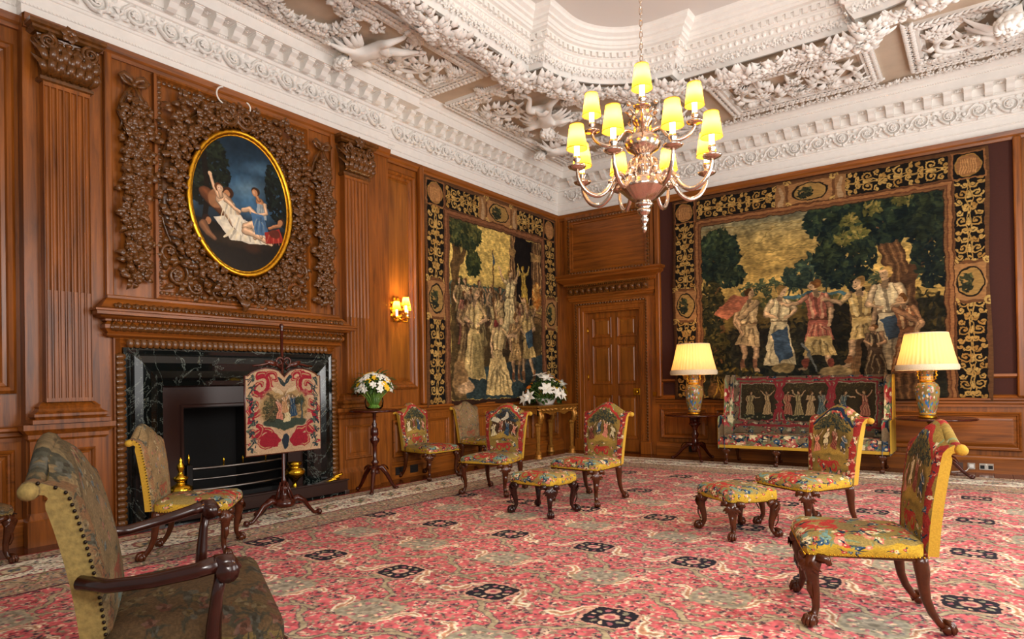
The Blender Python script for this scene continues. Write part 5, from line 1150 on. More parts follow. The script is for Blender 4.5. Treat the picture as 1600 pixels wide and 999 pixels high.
for k in range(9): t.leaf(ML(CX+(k-4)*.015, BREAST+.07, 2.06-.0*k), (.3, (k-4)*.14, -1), (1, 0, 0), .16, .05, .4, .2)
t.build('acanthus_drop', CARV, om)
# side drops with ribbon bows
for sc, lab in ((7.165, 0), (5.20, 1)):
    d = MB(); w = .16 if lab == 0 else .13
    dr_ = MB().tube([ML(sc, BREAST+.03, z) for z in (3.75, 3.2, 2.6, 2.15)], [.012, .03, .03, .01], 6).build('festoon_drop', CARV, om)
    for i in range(26):
        z = 3.60-i*.058; f = .9+.3*math.sin(i*.9)
        for e in (-.5, .45): inst(WB[(i*2+int(e > 0)+lab) % 5], 'fruit_bunch', dr_, lm('L', ML(sc+e*w*.55*f+rr.uniform(-.02, .02), BREAST+.04+rr.uniform(0, .02), z), rr.random()*6, rr.uniform(.8, 1.1)))
    for sg in (-1, 1):
        rb = MB(); rb.tube([ML(sc+sg*a, BREAST+.05+c, 3.80+b) for a, b, c in ((.0, 0, .02), (.03, .05, .03), (.08, .08, .02), (.11, .05, .03), (.08, .01, .03), (.02, -.01, .03))], [.014, .026, .028, .028, .024, .014], 6, .25, up=(1, 0, 0)); rb.build('ribbon_bow', CARV, om)
        rb = MB(); rb.tube([ML(sc+sg*a, BREAST+.04+c, 3.79-b) for a, b, c in ((.01, 0, .03), (.06, .08, .02), (.10, .16, .03), (.12, .25, .02), (.09, .33, .03), (.11, .40, .01))], [.014, .022, .022, .022, .02, .012], 6, .25, up=(1, 0, 0)); rb.build('ribbon_tail', CARV, om)
    MB().ball(ML(sc, BREAST+.07, 3.80), .028, 8, 6).build('ribbon_knot', CARV, om)
# oval painting
pa = empty('oval_painting', 'oval painting of pale figures under dark trees in a gilt rope frame above the mantelpiece', 'painting', ML(CX, BREAST+.03, CZ))
q = MB(); n = 64
q.add([(.0, -RX*math.cos(2*PI*i/n), RZ*math.sin(2*PI*i/n)) for i in range(n)]+[(0, 0, 0)], [(i, (i+1) % n, n) for i in range(n)], [(.5-.5*math.cos(2*PI*i/n), .5+.5*math.sin(2*PI*i/n)) for i in range(n)]+[(.5, .5)])
# the canvas runs left to right as seen from the room: local +Y is to the right
q.v = [(0.045, -y, z) for x, y, z in q.v]; q.uv = [(1-u, v) for u, v in q.uv]; q.build('canvas', picture('oil_paint', painting(), .35), pa)
q = MB(); q.tube([(.05, (RX-.005)*math.cos(2*PI*i/96), (RZ-.005)*math.sin(2*PI*i/96)) for i in range(96)], [.026+.005*(i % 2) for i in range(96)], 8, closed=True, up=(1, 0, 0)); fr = q.build('gilt_frame', GILT, pa)
q = MB(); q.tube([(.04, (RX-.035)*math.cos(2*PI*i/64), (RZ-.035)*math.sin(2*PI*i/64)) for i in range(64)], .012, 6, closed=True, up=(1, 0, 0)); q.build('inner_bead', GILT, fr)
# two white hooks on the rail
for s, r0, lab in ((6.36, .08, 'white C-shaped hook on the top rail above the painting, the larger left one'), (6.14, .05, 'white C-shaped hook on the top rail above the painting, the smaller right one')):
    q = MB(); f = 1 if r0 > .06 else -1; q.tube([ML(s+f*r0*math.cos(a), BREAST+.11, (3.98 if f > 0 else 3.94)+r0*math.sin(a)) for a in [-PI*.42+PI*.86*k/12 for k in range(13)]], .008, 6); o = q.build('hook', PLAS); tag(o, lab, 'hook')
# ------------------------------------------------------------------ carpet and tapestries
ca = empty('carpet', 'large coral pink carpet with navy cartouches and a cream flowered border', 'carpet', (0, 0, 0))
q = MB(); x0, x1, y0, y1 = .45, 7.95, -11., -.62
q.grid(lambda u, v: (x0+(x1-x0)*u, y0+(y1-y0)*v, .014), 6, 8, False); q.add([(x, y, z) for x, y in ((x0, y0), (x1, y0), (x1, y1), (x0, y1)) for z in (.001, .014)], [(i*2, (i*2+2) % 8, (i*2+3) % 8, i*2+1) for i in range(4)]); q.build('pile', CARPET, ca)
t = MB(); r = random.Random(1)
for i in range(900): x = x0+(x1-x0)*i/900; t.tube([(x, y1-.01, .012), (x+r.uniform(-.01, .01), y1+.03, .010), (x+r.uniform(-.015, .015), y1+.045+r.random()*.05, .005)], [.004, .004, .002], 4)
t.build('fringe', FRNG, ca, kind='stuff')
def tapestry(M, s0, s1, z0, z1, img, label, flip):
    o = empty('tapestry', label, 'tapestry', (0, 0, 0))
    def fn(u, v):
        s = s0+(s1-s0)*u; z = z0+(z1-z0)*v
        w = .010*math.sin(u*19+math.sin(v*5)*1.5)*(1-.5*v)+.006*math.sin(v*13+u*4)
        dz = .012*math.sin(u*23)*(1 if v < .02 else 0); ds = .012*math.sin(v*9)*(1 if u in (0, 1) else 0)
        return M(s+ds, .055+w, z+dz)
    q = MB(); q.grid(fn, 60, 50, True, lambda u, v: ((1-u) if flip else u, v)); w = q.build('woven_cloth', picture('tapestry_wool', img, .95, .3, 0, 350), o)
    sd = w.modifiers.new('Solid', 'SOLIDIFY'); sd.thickness = .008; sd.offset = 0
    return o
tapestry(ML, .165, 3.455, .885, 3.985, tapestry_hall(), 'figured tapestry of a crowd before a temple, on the wall left of the corner door', True)
tapestry(MBk, 2.13, 6.13, .885, 3.965, tapestry_door(), 'figured tapestry of huntsmen under trees, on the wall behind the settee', False)
# ------------------------------------------------------------------ seat furniture
def cabriole(sx, sy, h, s=1.0, out=.05, rear=False, name='leg', mat=None):
    """leg whose top is at (0,0,h); it steps outward along (sx, sy). returns (leg mesh, foot mesh)"""
    d = Vector((sx, sy, 0)); d = d.normalized() if d.length else Vector((0, -1, 0)); t = MB()
    P = [(0, 1.02, .036), (.006, .95, .042), (.022, .86, .045), (.026, .76, .038), (.016, .60, .029), (.004, .42, .023), (.002, .26, .019), (.014, .16, .018), (.026, .11, .022)]
    if rear: P = [(0, 1.02, .034), (.004, .93, .036), (.010, .80, .034), (.012, .65, .028), (.020, .45, .023), (.040, .28, .020), (.065, .16, .019), (.080, .11, .022)]
    t.tube([d*(a*s*(1 if not rear else 1.0)*1.2)+Vector((0, 0, h*b)) for a, b, _ in P], [c*s for _, _, c in P], 10)
    if not rear:   # carved shell on the knee, little brackets
        sd = Vector((-d.y, d.x, 0))
        for k in range(7): a = (k-3)*.32; t.leaf(d*.050*s+Vector((0, 0, h*.93)), d*.10+sd*math.sin(a)-Vector((0, 0, math.cos(a))), d, .085*s, .028*s, .22, .2)
        t.leaf(d*.045*s+Vector((0, 0, h*.70)), (0, 0, -1), d, .12*s, .035*s, .15, .2)
        for e in (-1, 1): t.tube([d*.02+sd*e*.03*s+Vector((0, 0, h*.97)), d*.005+sd*e*.075*s+Vector((0, 0, h*.95)), d*.0+sd*e*.085*s+Vector((0, 0, h*.88))], [.03*s, .022*s, .012*s], 7)
    f = MB(); e = d*(P[-1][0]*s*1.2+.018*s); rb = .030*s; f.ball(e+Vector((0, 0, rb)), rb, 10, 8)
    for a in (-.9, -.3, .3, .9, 2.6):
        q = Matrix.Rotation(a, 3, 'Z') @ d; f.tube([e-d*.014*s+Vector((0, 0, rb*2.3)), e+q*rb*.75+Vector((0, 0, rb*1.85)), e+q*rb*1.12+Vector((0, 0, rb*1.0)), e+q*rb*1.0+Vector((0, 0, rb*.35))], [.011*s, .012*s, .010*s, .005*s], 6)
    return t.mesh(name, mat), f.mesh('claw_foot', mat)
def cushion_fn(fw, rw, yf, yr, z0, z1, crown, ov=.0):
    """upholstered seat pad: u across, v front to back, sides folded down to z0; uv keeps .15-.85 for the top"""
    def fn(u, v):
        def sp(t):
            if t < .15: return 0, (.15-t)/.15
            if t > .85: return 1, (t-.85)/.15
            return (t-.15)/.7, 0
        a, du = sp(u); b, dv = sp(v); k = max(du, dv)
        x = (a*2-1); w = (fw+(rw-fw)*b); y = yf+(yr-yf)*b
        e = .016 if k == 0 else 0
        edge = max(abs(x), abs(b*2-1)); rnd = max(0, (edge-.86)/.14)**2*.016
        z = z1+crown*(1-x*x)*(1-(b*2-1)**2)-rnd*(1 if k == 0 else 1)
        bul = .010*math.sin(PI*min(1, k)) if k else 0
        cr = max(0, abs(x)-.78)/.22*max(0, abs(b*2-1)-.78)/.22; X = x*(w*(1-.07*cr)+bul*(1 if du else 0)); Y = y-bul*(1 if dv and b == 0 else 0)-(b*2-1)*.06*cr*(yr-yf)*.6
        if k: z = (z1-.016)*(1-k)+z0*k
        return (X, Y, z)
    return fn
def uv_id(u, v): return (u, v)
def pad(name, mat, par, *a, nu=24, nv=24):
    q = MB(); us = [0, .05, .10, .15]+[.15+.7*k/14 for k in range(1, 14)]+[.85, .90, .95, 1.]; fn = cushion_fn(*a); N = len(us)-1
    q.grid(lambda u, v: fn(us[round(u*N)], us[round(v*N)]), N, N, True, lambda u, v: (us[round(u*N)], us[round(v*N)])); return q.build(name, mat, par)
def nails(pts, r, par, mat=NAIL, name='nail_row'):
    t = MB()
    for p in pts: t.ball(p, r, 5, 4)
    return t.build(name, mat, par, kind='stuff')
def lerp_pts(a, b, st): a, b = Vector(a), Vector(b); n = max(2, int((b-a).length/st)); return [a+(b-a)*(k/n) for k in range(n+1)]
def backrest(par, wb, wm, we, zb, zs, za, yb, yt, th, mat, side, nail=True, ears=1.0):
    """shaped back with ogee top, rolled ears and plain woollen sides"""
    def top(x): c = math.cos(min(1, abs(x)/.82)*PI)*.5+.5; return zs+(za-zs)*c**.9
    def width(v): return wb+(wm-wb)*min(1, v/.75)+(we-wm)*max(0, (v-.75)/.25)**1.6
    def rake(v): return yb+(yt-yb)*(.35*v+.65*v*v)
    def fr(u, v):
        x = u*2-1; zt = top(x); z = zb+(zt-zb)*v
        y = rake(min(1, (z-zb)/(za-zb)))-.018*(1-x*x)*math.sin(PI*min(1, v*1.05))**.6
        if v > .9: y += (v-.9)*(v-.9)*100*.05*(th/.07); z -= (v-.9)*(v-.9)*100*.006
        if abs(x) > .93: y += (abs(x)-.93)/.07*.012
        return (x*width(v), y, z)
    q = MB(); q.grid(fr, 20, 24); b = q.build('backrest', mat, par)
    tk = lambda v: th*.9*(1-.75*max(0, (v-.86)/.14)); dz = lambda v: -.034*max(0, (v-.8)/.2)**2
    q = MB(); n = 24
    for sg in (0, 1):
        F = [Vector(fr(sg, k/n)) for k in range(n+1)]; Bk = [p+Vector((0, tk(k/n), dz(k/n))) for k, p in enumerate(F)]
        q.add(F+Bk, [(k, k+1, k+2+n, k+1+n) for k in range(n)], None, True)
    q.grid(lambda u, v: tuple(Vector(fr(u, v))+Vector((0, tk(v), dz(v)))), 20, 24)
    q.add([tuple(Vector(fr(k/20, 1))+Vector((0, (0 if j == 0 else tk(1)), -.010 if j == 0 else dz(1)))) for j in (0, 1) for k in range(21)], [(k, k+1, k+22, k+21) for k in range(20)], None, True)
    q.build('side_cover', side, par)
    # rolled top with knob ends
    rl = .026*ears; pts = [(x*we*1.0, yt+.035+rl*.6, top(x)-.010-rl*.6) for x in [-1+2*k/18 for k in range(19)]]
    q = MB(); q.tube(pts, rl, 10); q.uv = [(.5+.5*p[0]/we, .93+.8*(p[2]-top(p[0]/we)+2*rl)) for p in q.v]; q.build('rolled_top', mat, par)
    for e, sg in ((pts[0], -1), (pts[-1], 1)):
        q = MB(); q.tube([(e[0]-sg*.012, e[1], e[2]), (e[0]+sg*.014*ears, e[1]+.002, e[2]-.004), (e[0]+sg*.024*ears, e[1]+.006, e[2]-.008), (e[0]+sg*.030*ears, e[1]+.007, e[2]-.010)], [rl*1.02, rl*.92, rl*.72, rl*.25], 10); q.build('rolled_ear', side, par)
    if nail:
        for sg in (0, 1): nails([Vector(fr(sg, k/26))+Vector(((.004 if sg else -.004), .004, 0)) for k in range(27)], .0045 if ears <= 1 else .0065, par)
    return b
ROWS = {}
def chair_mats(kind, seed):
    return picture('needlework_back', needle_back('needle_back', kind, seed), .9, .25, 0, 300), picture('needlework_seat', needle_seat('needle_seat', seed == 9, seed+20), .9, .25, 0, 300)
LF = {}
for sx in (-1, 1):
    LF[sx, 0] = cabriole(sx*.7, -.7, .341, .92, mat=WALNUT); LF[sx, 1] = cabriole(sx*.12, 1, .341, .92, rear=True, mat=WALNUT)
def chair(kind, seed, label, loc, rz, s=1.0):
    o = empty('needlework_chair', label, 'chair', (*loc, .014), math.radians(rz), 'needlework side chairs'); o.scale = (s, s, s)
    bm_, sm_ = chair_mats(kind, seed); side = OCHRE
    backrest(o, .222, .250, .268, .35, .868, .962, .232, .318, .050, bm_, side, kind == 'dull')
    pad('seat', sm_, o, .282, .232, -.275, .245, .341, .418, .024)
    q = MB(); q.box(-.225, .225, -.24, .24, .325, .343); q.build('seat_frame', WALNUT, o)
    for sx in (-1, 1):
        for rear in (0, 1):
            lm_, ft = LF[sx, rear]; g = inst(lm_, 'leg', o, Matrix.Translation((sx*(.232 if not rear else .205), -.225 if not rear else .215, 0))); inst(ft, 'claw_foot', g)
    nl = [lerp_pts((-.282, -.277, .347), (.282, -.277, .347), .018), lerp_pts((.284, -.275, .347), (.234, .245, .347), .018), lerp_pts((-.284, -.275, .347), (-.234, .245, .347), .018)]
    nails(sum(nl, []), .0045, o, BRASS if kind != 'dull' else NAIL)
    return o
chair('scene', 5, 'needlework chair nearest the camera on the right, turned to the left', (5.516, -6.155), -71.3, 1.01)
chair('scene', 1, 'needlework chair of red border with figures under a tree, in front of the settee', (4.902, -4.317), -33.3)
chair('scene', 3, 'needlework chair with lady in blue and red flowered edge, in front of the door', (2.866, -4.156), -5.3)
chair('dark', 6, 'needlework chair with a winged figure on brown, before the tapestry of the crowd', (1.76, -4.242), 10.6, .987)
chair('scene', 2, 'needlework chair with red top border standing against the dado beside the pilaster', (.375, -3.766), 87.4, .975)
chair('dull', 4, 'faded needlework chair against the dado under the tapestry, behind the winged-figure chair', (.385, -2.683), 90.8, .985)
chair('dull', 8, 'faded needlework chair with nailed edges, in front of the fireplace', (1.423, -7.332), 138.5, .968)
chair('dull', 9, 'needlework chair cut off by the left edge of the photo, against the panelling', (.40, -8.47), 92, .97)
def stool(label, loc, rz, w, d, seed):
    o = empty('needlework_stool', label, 'stool', (*loc, .014), math.radians(rz), 'needlework stools'); sm_ = picture('needlework_stool', needle_seat('needle_stool', False, seed), .9, .25, 0, 300)
    pad('seat', sm_, o, w, w, -d, d, .275, .365, .02)
    q = MB(); q.box(-w+.03, w-.03, -d+.03, d-.03, .262, .277); q.build('seat_frame', WALNUT, o)
    for sx in (-1, 1):
        for sy in (-1, 1):
            a, b = cabriole(sx*.7, sy*.7, .278, .95, mat=DKWOOD if seed % 2 else WALNUT); g = inst(a, 'leg', o, Matrix.Translation((sx*(w-.045), sy*(d-.045), 0))); inst(b, 'claw_foot', g)
    nails(sum([lerp_pts((sx*w, -d, .281), (sx*w, d, .281), .014)+lerp_pts((-w, sx*d, .281), (w, sx*d, .281), .014) for sx in (-1, 1)], []), .004, o)
stool('needlework stool on the left, in front of the two chairs before the door', (2.80, -4.87), -5, .235, .205, 31)
stool('needlework stool on the right, in front of the chair by the settee', (4.49, -4.76), -38.5, .235, .205, 34)
# armchair in the near left corner
o = empty('armchair', 'large worn olive armchair with dark wooden arms in the near left corner', 'armchair', (3.52, -8.48, .014), math.radians(153.1))
bk = needle_back('worn_shaded_back', 'dull', 12, 300, 400, .72); m_ = picture('worn_shaded_needlework_back', bk, .92, .35, 0, 260); sm_ = picture('worn_shaded_needlework_seat', needle_seat('worn_shaded_seat', True, 13, 340, 340, .72), .92, .35, 0, 260)  # back and seat pictures darkened to paint in the shade on this chair
backrest(o, .335, .355, .372, .36, .90, 1.03, .25, .41, .085, m_, DULLO, True, 1.15)
pad('seat', sm_, o, .55, .40, -.27, .28, .29, .385, .03)
q = MB(); q.box(-.40, .40, -.24, .27, .27, .295); q.build('seat_frame', DKWOOD, o)
for sx in (-1, 1):
    q = MB(); q.tube([(sx*.395, .33, .575), (sx*.45, .25, .565), (sx*.52, .12, .582), (sx*.562, .0, .606), (sx*.57, -.06, .622)], [.027, .026, .027, .030, .034], 12, .85); a = q.build('arm', DKWOOD, o)
    q = MB(); q.tube([(sx*.57, -.045, .622), (sx*.57, -.085, .618), (sx*.568, -.105, .59)], [.030, .036, .030], 12); q.tube([(sx*.57-.035, -.085, .597), (sx*.57, -.085, .597), (sx*.57+.035, -.085, .597)], [.034, .037, .034], 12); q.build('arm_scroll', DKWOOD, a)
    q = MB(); q.tube([(sx*.568, -.07, .60), (sx*.56, -.055, .52), (sx*.545, -.045, .42), (sx*.535, -.04, .28)], [.024, .022, .028, .034], 10, .8); q.build('arm_post', DKWOOD, a)
    for rear in (0, 1):
        A_, B_ = cabriole(sx*.7, -.7, .29, 1.1, mat=DKWOOD) if not rear else cabriole(sx*.1, 1, .29, 1.1, rear=True, mat=DKWOOD)
        g = inst(A_, 'leg', o, Matrix.Translation((sx*(.46 if not rear else .34), -.21 if not rear else .24, 0))); inst(B_, 'claw_foot', g)
# settee
o = empty('settee', 'high-backed needlework settee with yellow sides, against the wall between the two lamps', 'sofa', (0, 0, .014))
sx0, sx1, yb, yf, zb, zt = 3.06, 5.12, -.32, -.84, .245, 1.205
m_ = picture('settee_needlework', sofa_back(), .92, .25, 0, 300)
q = MB(); q.grid(lambda u, v: (sx0+.08+(sx1-sx0-.16)*u, yb-.17+.12*v-.02*math.sin(PI*u)*math.sin(PI*v), .42+(zt-.42)*v), 30, 16); q.build('backrest', m_, o)
q = MB(); q.box(sx0+.06, sx1-.06, yb-.045, yb, zb, zt-.006); q.build('back_cover', OCHRE, o)
nf = picture('settee_seat_needlework', needle_field('settee_field', 3, 760, 190, C3('77644a')), .92, .25, 0, 300)
def seatfn(u, v):
    if v < .35: k = v/.35; return (sx0+.02+(sx1-sx0-.04)*u, yf-.006*math.sin(PI*k), zb+.02+(.415-zb-.03)*k)
    k = (v-.35)/.65; return (sx0+.02+(sx1-sx0-.04)*u, yf+(yb-.12-yf)*k, .405+.02*math.sin(PI*k)**.5*math.sin(PI*u)**.3)
q = MB(); q.grid(seatfn, 30, 24); q.build('seat', nf, o)
q = MB(); q.box(sx0+.01, sx1-.01, yf-.012, yb, zb-.01, zb+.028); q.build('seat_rail', OCHRE, o)
wf = picture('settee_wing_needlework', needle_field('settee_wing', 8, 200, 300, C3('77644a')), .92, .25, 0, 300)
for sg, xs in ((-1, sx0), (1, sx1)):
    # profile of the side: low scrolled arm in front, tall wing behind
    pr = [(yf, zb), (yf, .60), (yf+.015, .635), (yf+.06, .645), (yb-.27, .645), (yb-.25, .68), (yb-.23, .80), (yb-.21, 1.10), (yb-.19, 1.17), (yb-.15, zt), (yb, zt), (yb, zb)]
    sd = MB().prism(pr, 0, .014, lambda a, b, h: (xs+sg*h, a, b)).build('side_cover', OCHRE, o)
    inn = MB().prism([(a, b) for a, b in pr], 0, .085, lambda a, b, h: (xs-sg*h, a, b)); 
    inn.uv = [((p[1]-yf+abs(p[0]-xs)*1.6)/.6 % 1.0, (p[2]-zb)/1.0) for p in inn.v]
    w = inn.build('wing', wf, o, bevel=.025)
for x, y in ((sx0+.09, yf+.06), ((sx0*2+sx1)/3+.06, yf+.06), ((sx0+sx1*2)/3, yf+.06), (sx1-.09, yf+.06)):
    A_, B_ = cabriole(0, -1, .24, .85, mat=WALNUT); g = inst(A_, 'leg', o, Matrix.Translation((x, y, 0))); inst(B_, 'claw_foot', g)
for x in (sx0+.12, (sx0*2+sx1)/3, (sx0+sx1*2)/3, sx1-.10):
    A_, B_ = cabriole(0, 1, .24, .8, rear=True, mat=WALNUT); g = inst(A_, 'leg', o, Matrix.Translation((x, yb-.10, 0))); inst(B_, 'claw_foot', g)
# ------------------------------------------------------------------ fire screen
o = empty('fire_screen', 'mahogany pole fire screen with red scrolled needlework panel, in front of the fireplace', 'fire screen', (1.06, -6.36, .014), 0)
MB().lathe([(0, .30), (.022, .30), (.022, .36), (.014, .38), (.013, 1.0), (.012, 1.66), (.018, 1.67), (.012, 1.68), (.022, 1.705), (.014, 1.725), (0, 1.73)], 14).build('pole', MAHOG, o)
t = MB()
for k in range(7):
    a = PI*2*k/7+.2; t.tube([(.028*math.cos(a), .028*math.sin(a), .34), (.05*math.cos(a), .05*math.sin(a), .27), (.085*math.cos(a), .085*math.sin(a), .18)], [.006, .007, .008], 6)
t.lathe([(0, .13), (.09, .13), (.10, .15), (.09, .19), (.04, .20), (.03, .26), (.045, .29), (.03, .31), (0, .32)], 16); t.build('carved_stem', MAHOG, o)
for a in (PI*.5-.12, -PI*.5-.10, PI+.12):
    d = Vector((math.cos(a), math.sin(a), 0)); t = MB()
    t.tube([d*.05+Vector((0, 0, .16)), d*.12+Vector((0, 0, .19)), d*.19+Vector((0, 0, .155)), d*.245+Vector((0, 0, .08)), d*.29+Vector((0, 0, .035)), d*.335+Vector((0, 0, .03))], [.030, .030, .024, .018, .016, .018], 8)
    t.leaf(d*.12+Vector((0, 0, .215)), d*1+Vector((0, 0, -.8)), (0, 0, 1), .10, .05, .2, .2); g = t.build('leg', MAHOG, o)
    t = MB(); sd = Vector((-d.y, d.x, 0)); t.tube([d*.335+Vector((0, 0, .03))-sd*.022, d*.345+Vector((0, 0, .032)), d*.335+Vector((0, 0, .03))+sd*.022], [.022, .026, .022], 10); t.build('scroll_foot', MAHOG, g)
# panel: local Y runs to the right, the picture faces +X
PW, PZ0, PZ1 = .375, .60, 1.29
def ptop(y): a = abs(y)/PW; return PZ1+.045*math.sin(min(1, a*1.15)*PI)**1.0-.02*(a > .9)-.030*max(0, 1-a*7)
q = MB(); q.grid(lambda u, v: (.030, -PW+2*PW*u, PZ0+(ptop(-PW+2*PW*u)-PZ0)*v), 28, 2); pn = q.build('needlework_panel', picture('screen_needlework', screen_panel(), .9, .25, 0, 300), o)
q = MB(); q.grid(lambda u, v: (.018, -PW+2*PW*u, PZ0+(ptop(-PW+2*PW*u)-PZ0)*v), 28, 2); q.build('panel_backing', OAK, o)
edge = [(.024, -PW, PZ0), (.024, PW, PZ0)]+[(.024, PW-2*PW*k/28, ptop(PW-2*PW*k/28)) for k in range(29)]
q = MB(); q.tube(edge, .009, 6, closed=True, up=(1, 0, 0)); q.build('panel_frame', MAHOG, o)
t = MB()
for sg in (-1, 1):
    t.tube([(.02, sg*y, z) for y, z in ((.02, 1.33), (.06, 1.36), (.10, 1.385), (.16, 1.375), (.24, 1.36), (.30, 1.355))], [.010, .014, .012, .012, .010, .006], 6); t.tube([(.02, sg*(.04+a), 1.39+b) for a, b, _ in spiral((0, 0), .045, .01, PI, -1.3, 14)], [.010]*8+[.007]*7, 6); t.leaf((.03, sg*.07, 1.36), (0, sg*1, .35), (1, 0, 0), .12, .04, .2, .2)
t.build('carved_cresting', MAHOG, o)
# ------------------------------------------------------------------ tables
def tripod(label, loc, ztop, rtop, mat, prof, legr, a0, cat='side table', top=None, zleg=.26, pie=False):
    o = empty('tripod_table', label, cat, (*loc, .0), a0)
    MB().lathe(top or [(0, ztop-.022), (rtop*.97, ztop-.022), (rtop, ztop-.014), (rtop, ztop-.004), (rtop-.015, ztop+.004), (rtop-.03, ztop), (0, ztop)], 40, mod=(lambda a, j: 1+.02*math.cos(a*8)) if pie else None).build('table_top', mat, o)
    MB().lathe(prof, 18).build('turned_stem', mat, o)
    for k in range(3):
        a = 2*PI*k/3; d = Vector((math.cos(a), math.sin(a), 0)); t = MB()
        t.tube([d*.02+Vector((0, 0, zleg)), d*legr*.30+Vector((0, 0, zleg+.01)), d*legr*.55+Vector((0, 0, zleg*.72)), d*legr*.75+Vector((0, 0, zleg*.35)), d*legr*.9+Vector((0, 0, .035)), d*legr+Vector((0, 0, .022))], [.028, .030, .025, .020, .018, .022], 8); t.leaf(d*legr*.3+Vector((0, 0, zleg+.035)), d+Vector((0, 0, -.5)), (0, 0, 1), legr*.4, .05, .2, .2); g = t.build('leg', mat, o)
        MB().ball(d*legr+Vector((0, 0, .022)), .026, 8, 6, (1.2, 1, .85)).build('foot', mat, g)
    return o
tripod('tall thin-stemmed mahogany table carrying the glass vase, beside the pilaster', (.53, -4.82), .912, .275, MAHOG, [(0, .20), (.05, .20), (.05, .23), (.025, .25), (.03, .30), (.045, .33), (.02, .36), (.022, .50), (.03, .53), (.05, .56), (.055, .585), (.03, .61), (.045, .64), (.04, .70), (.022, .72), (.03, .75), (.018, .78), (.02, .87), (.05, .885)], .25, -.9)
LT = [(0, .12), (.05, .12), (.055, .17), (.04, .24), (.05, .28), (.03, .31), (.05, .35), (.055, .38), (.03, .42), (.035, .46), (.06, .50), (.085, .52), (.085, .54), (.05, .55), (.05, .60), (.09, .62), (.09, .645)]
def birdcage(o):
    for a in (PI/4, PI*.75, PI*1.25, PI*1.75): MB().lathe([(.008, .54), (.016, .56), (.010, .58), (.016, .60), (.008, .62)], 8, (.07*math.cos(a), .07*math.sin(a), 0)).build('baluster', MAHOG, o)
T1 = tripod('mahogany tripod table left of the settee, carrying the lamp by the door', (2.60, -.50), .665, .42, MAHOG, LT, .34, -PI/2+.6, 'side table', None, .22, True); birdcage(T1); T1.location.z = .014
T2 = tripod('mahogany tripod table right of the settee, carrying the right-hand lamp', (5.575, -.68), .68, .42, MAHOG, LT, .36, -PI/2+1.25, 'side table', None, .22, True); birdcage(T2); T2.location.z = .014
# gilt console table by the corner
o = empty('console_table', 'carved gilt wood console table carrying the lilies, under the tapestry by the corner', 'console table', (0, 0, 0))
q = MB(); q.box(.06, .60, -1.62, -.42, .795, .825); q.build('table_top', GILTW, o, bevel=.008)
q = MB()
for (xa, ya, xb, yb_) in ((.57, -1.58, .57, -.46), (.08, -1.58, .57, -1.58), (.08, -.46, .57, -.46)):
    n = 16; q.add([(xa+(xb-xa)*k/n, ya+(yb_-ya)*k/n, z) for z in (0, 1) for k in range(n+1)], [(k, k+1, k+2+n, k+1+n) for k in range(n)]); L_ = len(q.v)
    for k in range(n+1): q.v[L_-2*(n+1)+k] = (q.v[L_-2*(n+1)+k][0], q.v[L_-2*(n+1)+k][1], .66+.05*abs(math.sin(k/n*PI*3))); q.v[L_-(n+1)+k] = (q.v[L_-(n+1)+k][0], q.v[L_-(n+1)+k][1], .797)
ap = q.build('apron', GILTW, o); sd = ap.modifiers.new('Solid', 'SOLIDIFY'); sd.thickness = .02
t = MB()
for k in range(9): y = -1.5+k*.12; t.leaf((.575, y, .74), (.2, 1 if k > 4 else -1, .3), (1, 0, 0), .11, .045, .3, .2); t.flower((.58, y+.05, .75), (1, 0, 0), .025, 5)
t.build('apron_carving', GILTW, o)
for x, y in ((.52, -1.52), (.52, -.52), (.11, -1.5), (.11, -.52)):
    t = MB(); t.tube([(x, y, .80), (x+.02, y, .74), (x+.055, y, .66), (x+.045, y, .58), (x+.0, y, .53)], [.04, .055, .05, .045, .04], 8); t.tube([(x+.05+a, y, .66+b) for a, b, _ in spiral((0, 0), .05, .01, PI/2, -1.4, 14)], [.03]*8+[.02]*7, 7)
    t.lathe([(.03, .04), (.055, .10), (.03, .14), (.034, .30), (.045, .50), (.06, .53), (.05, .56)], 8, (x, y, 0), False); g = t.build('leg', GILTW, o)
    MB().lathe([(0, 0), (.065, 0), (.07, .03), (.05, .05), (.055, .08), (.035, .10)], 12, (x, y, 0)).build('foot', GILTW, g)
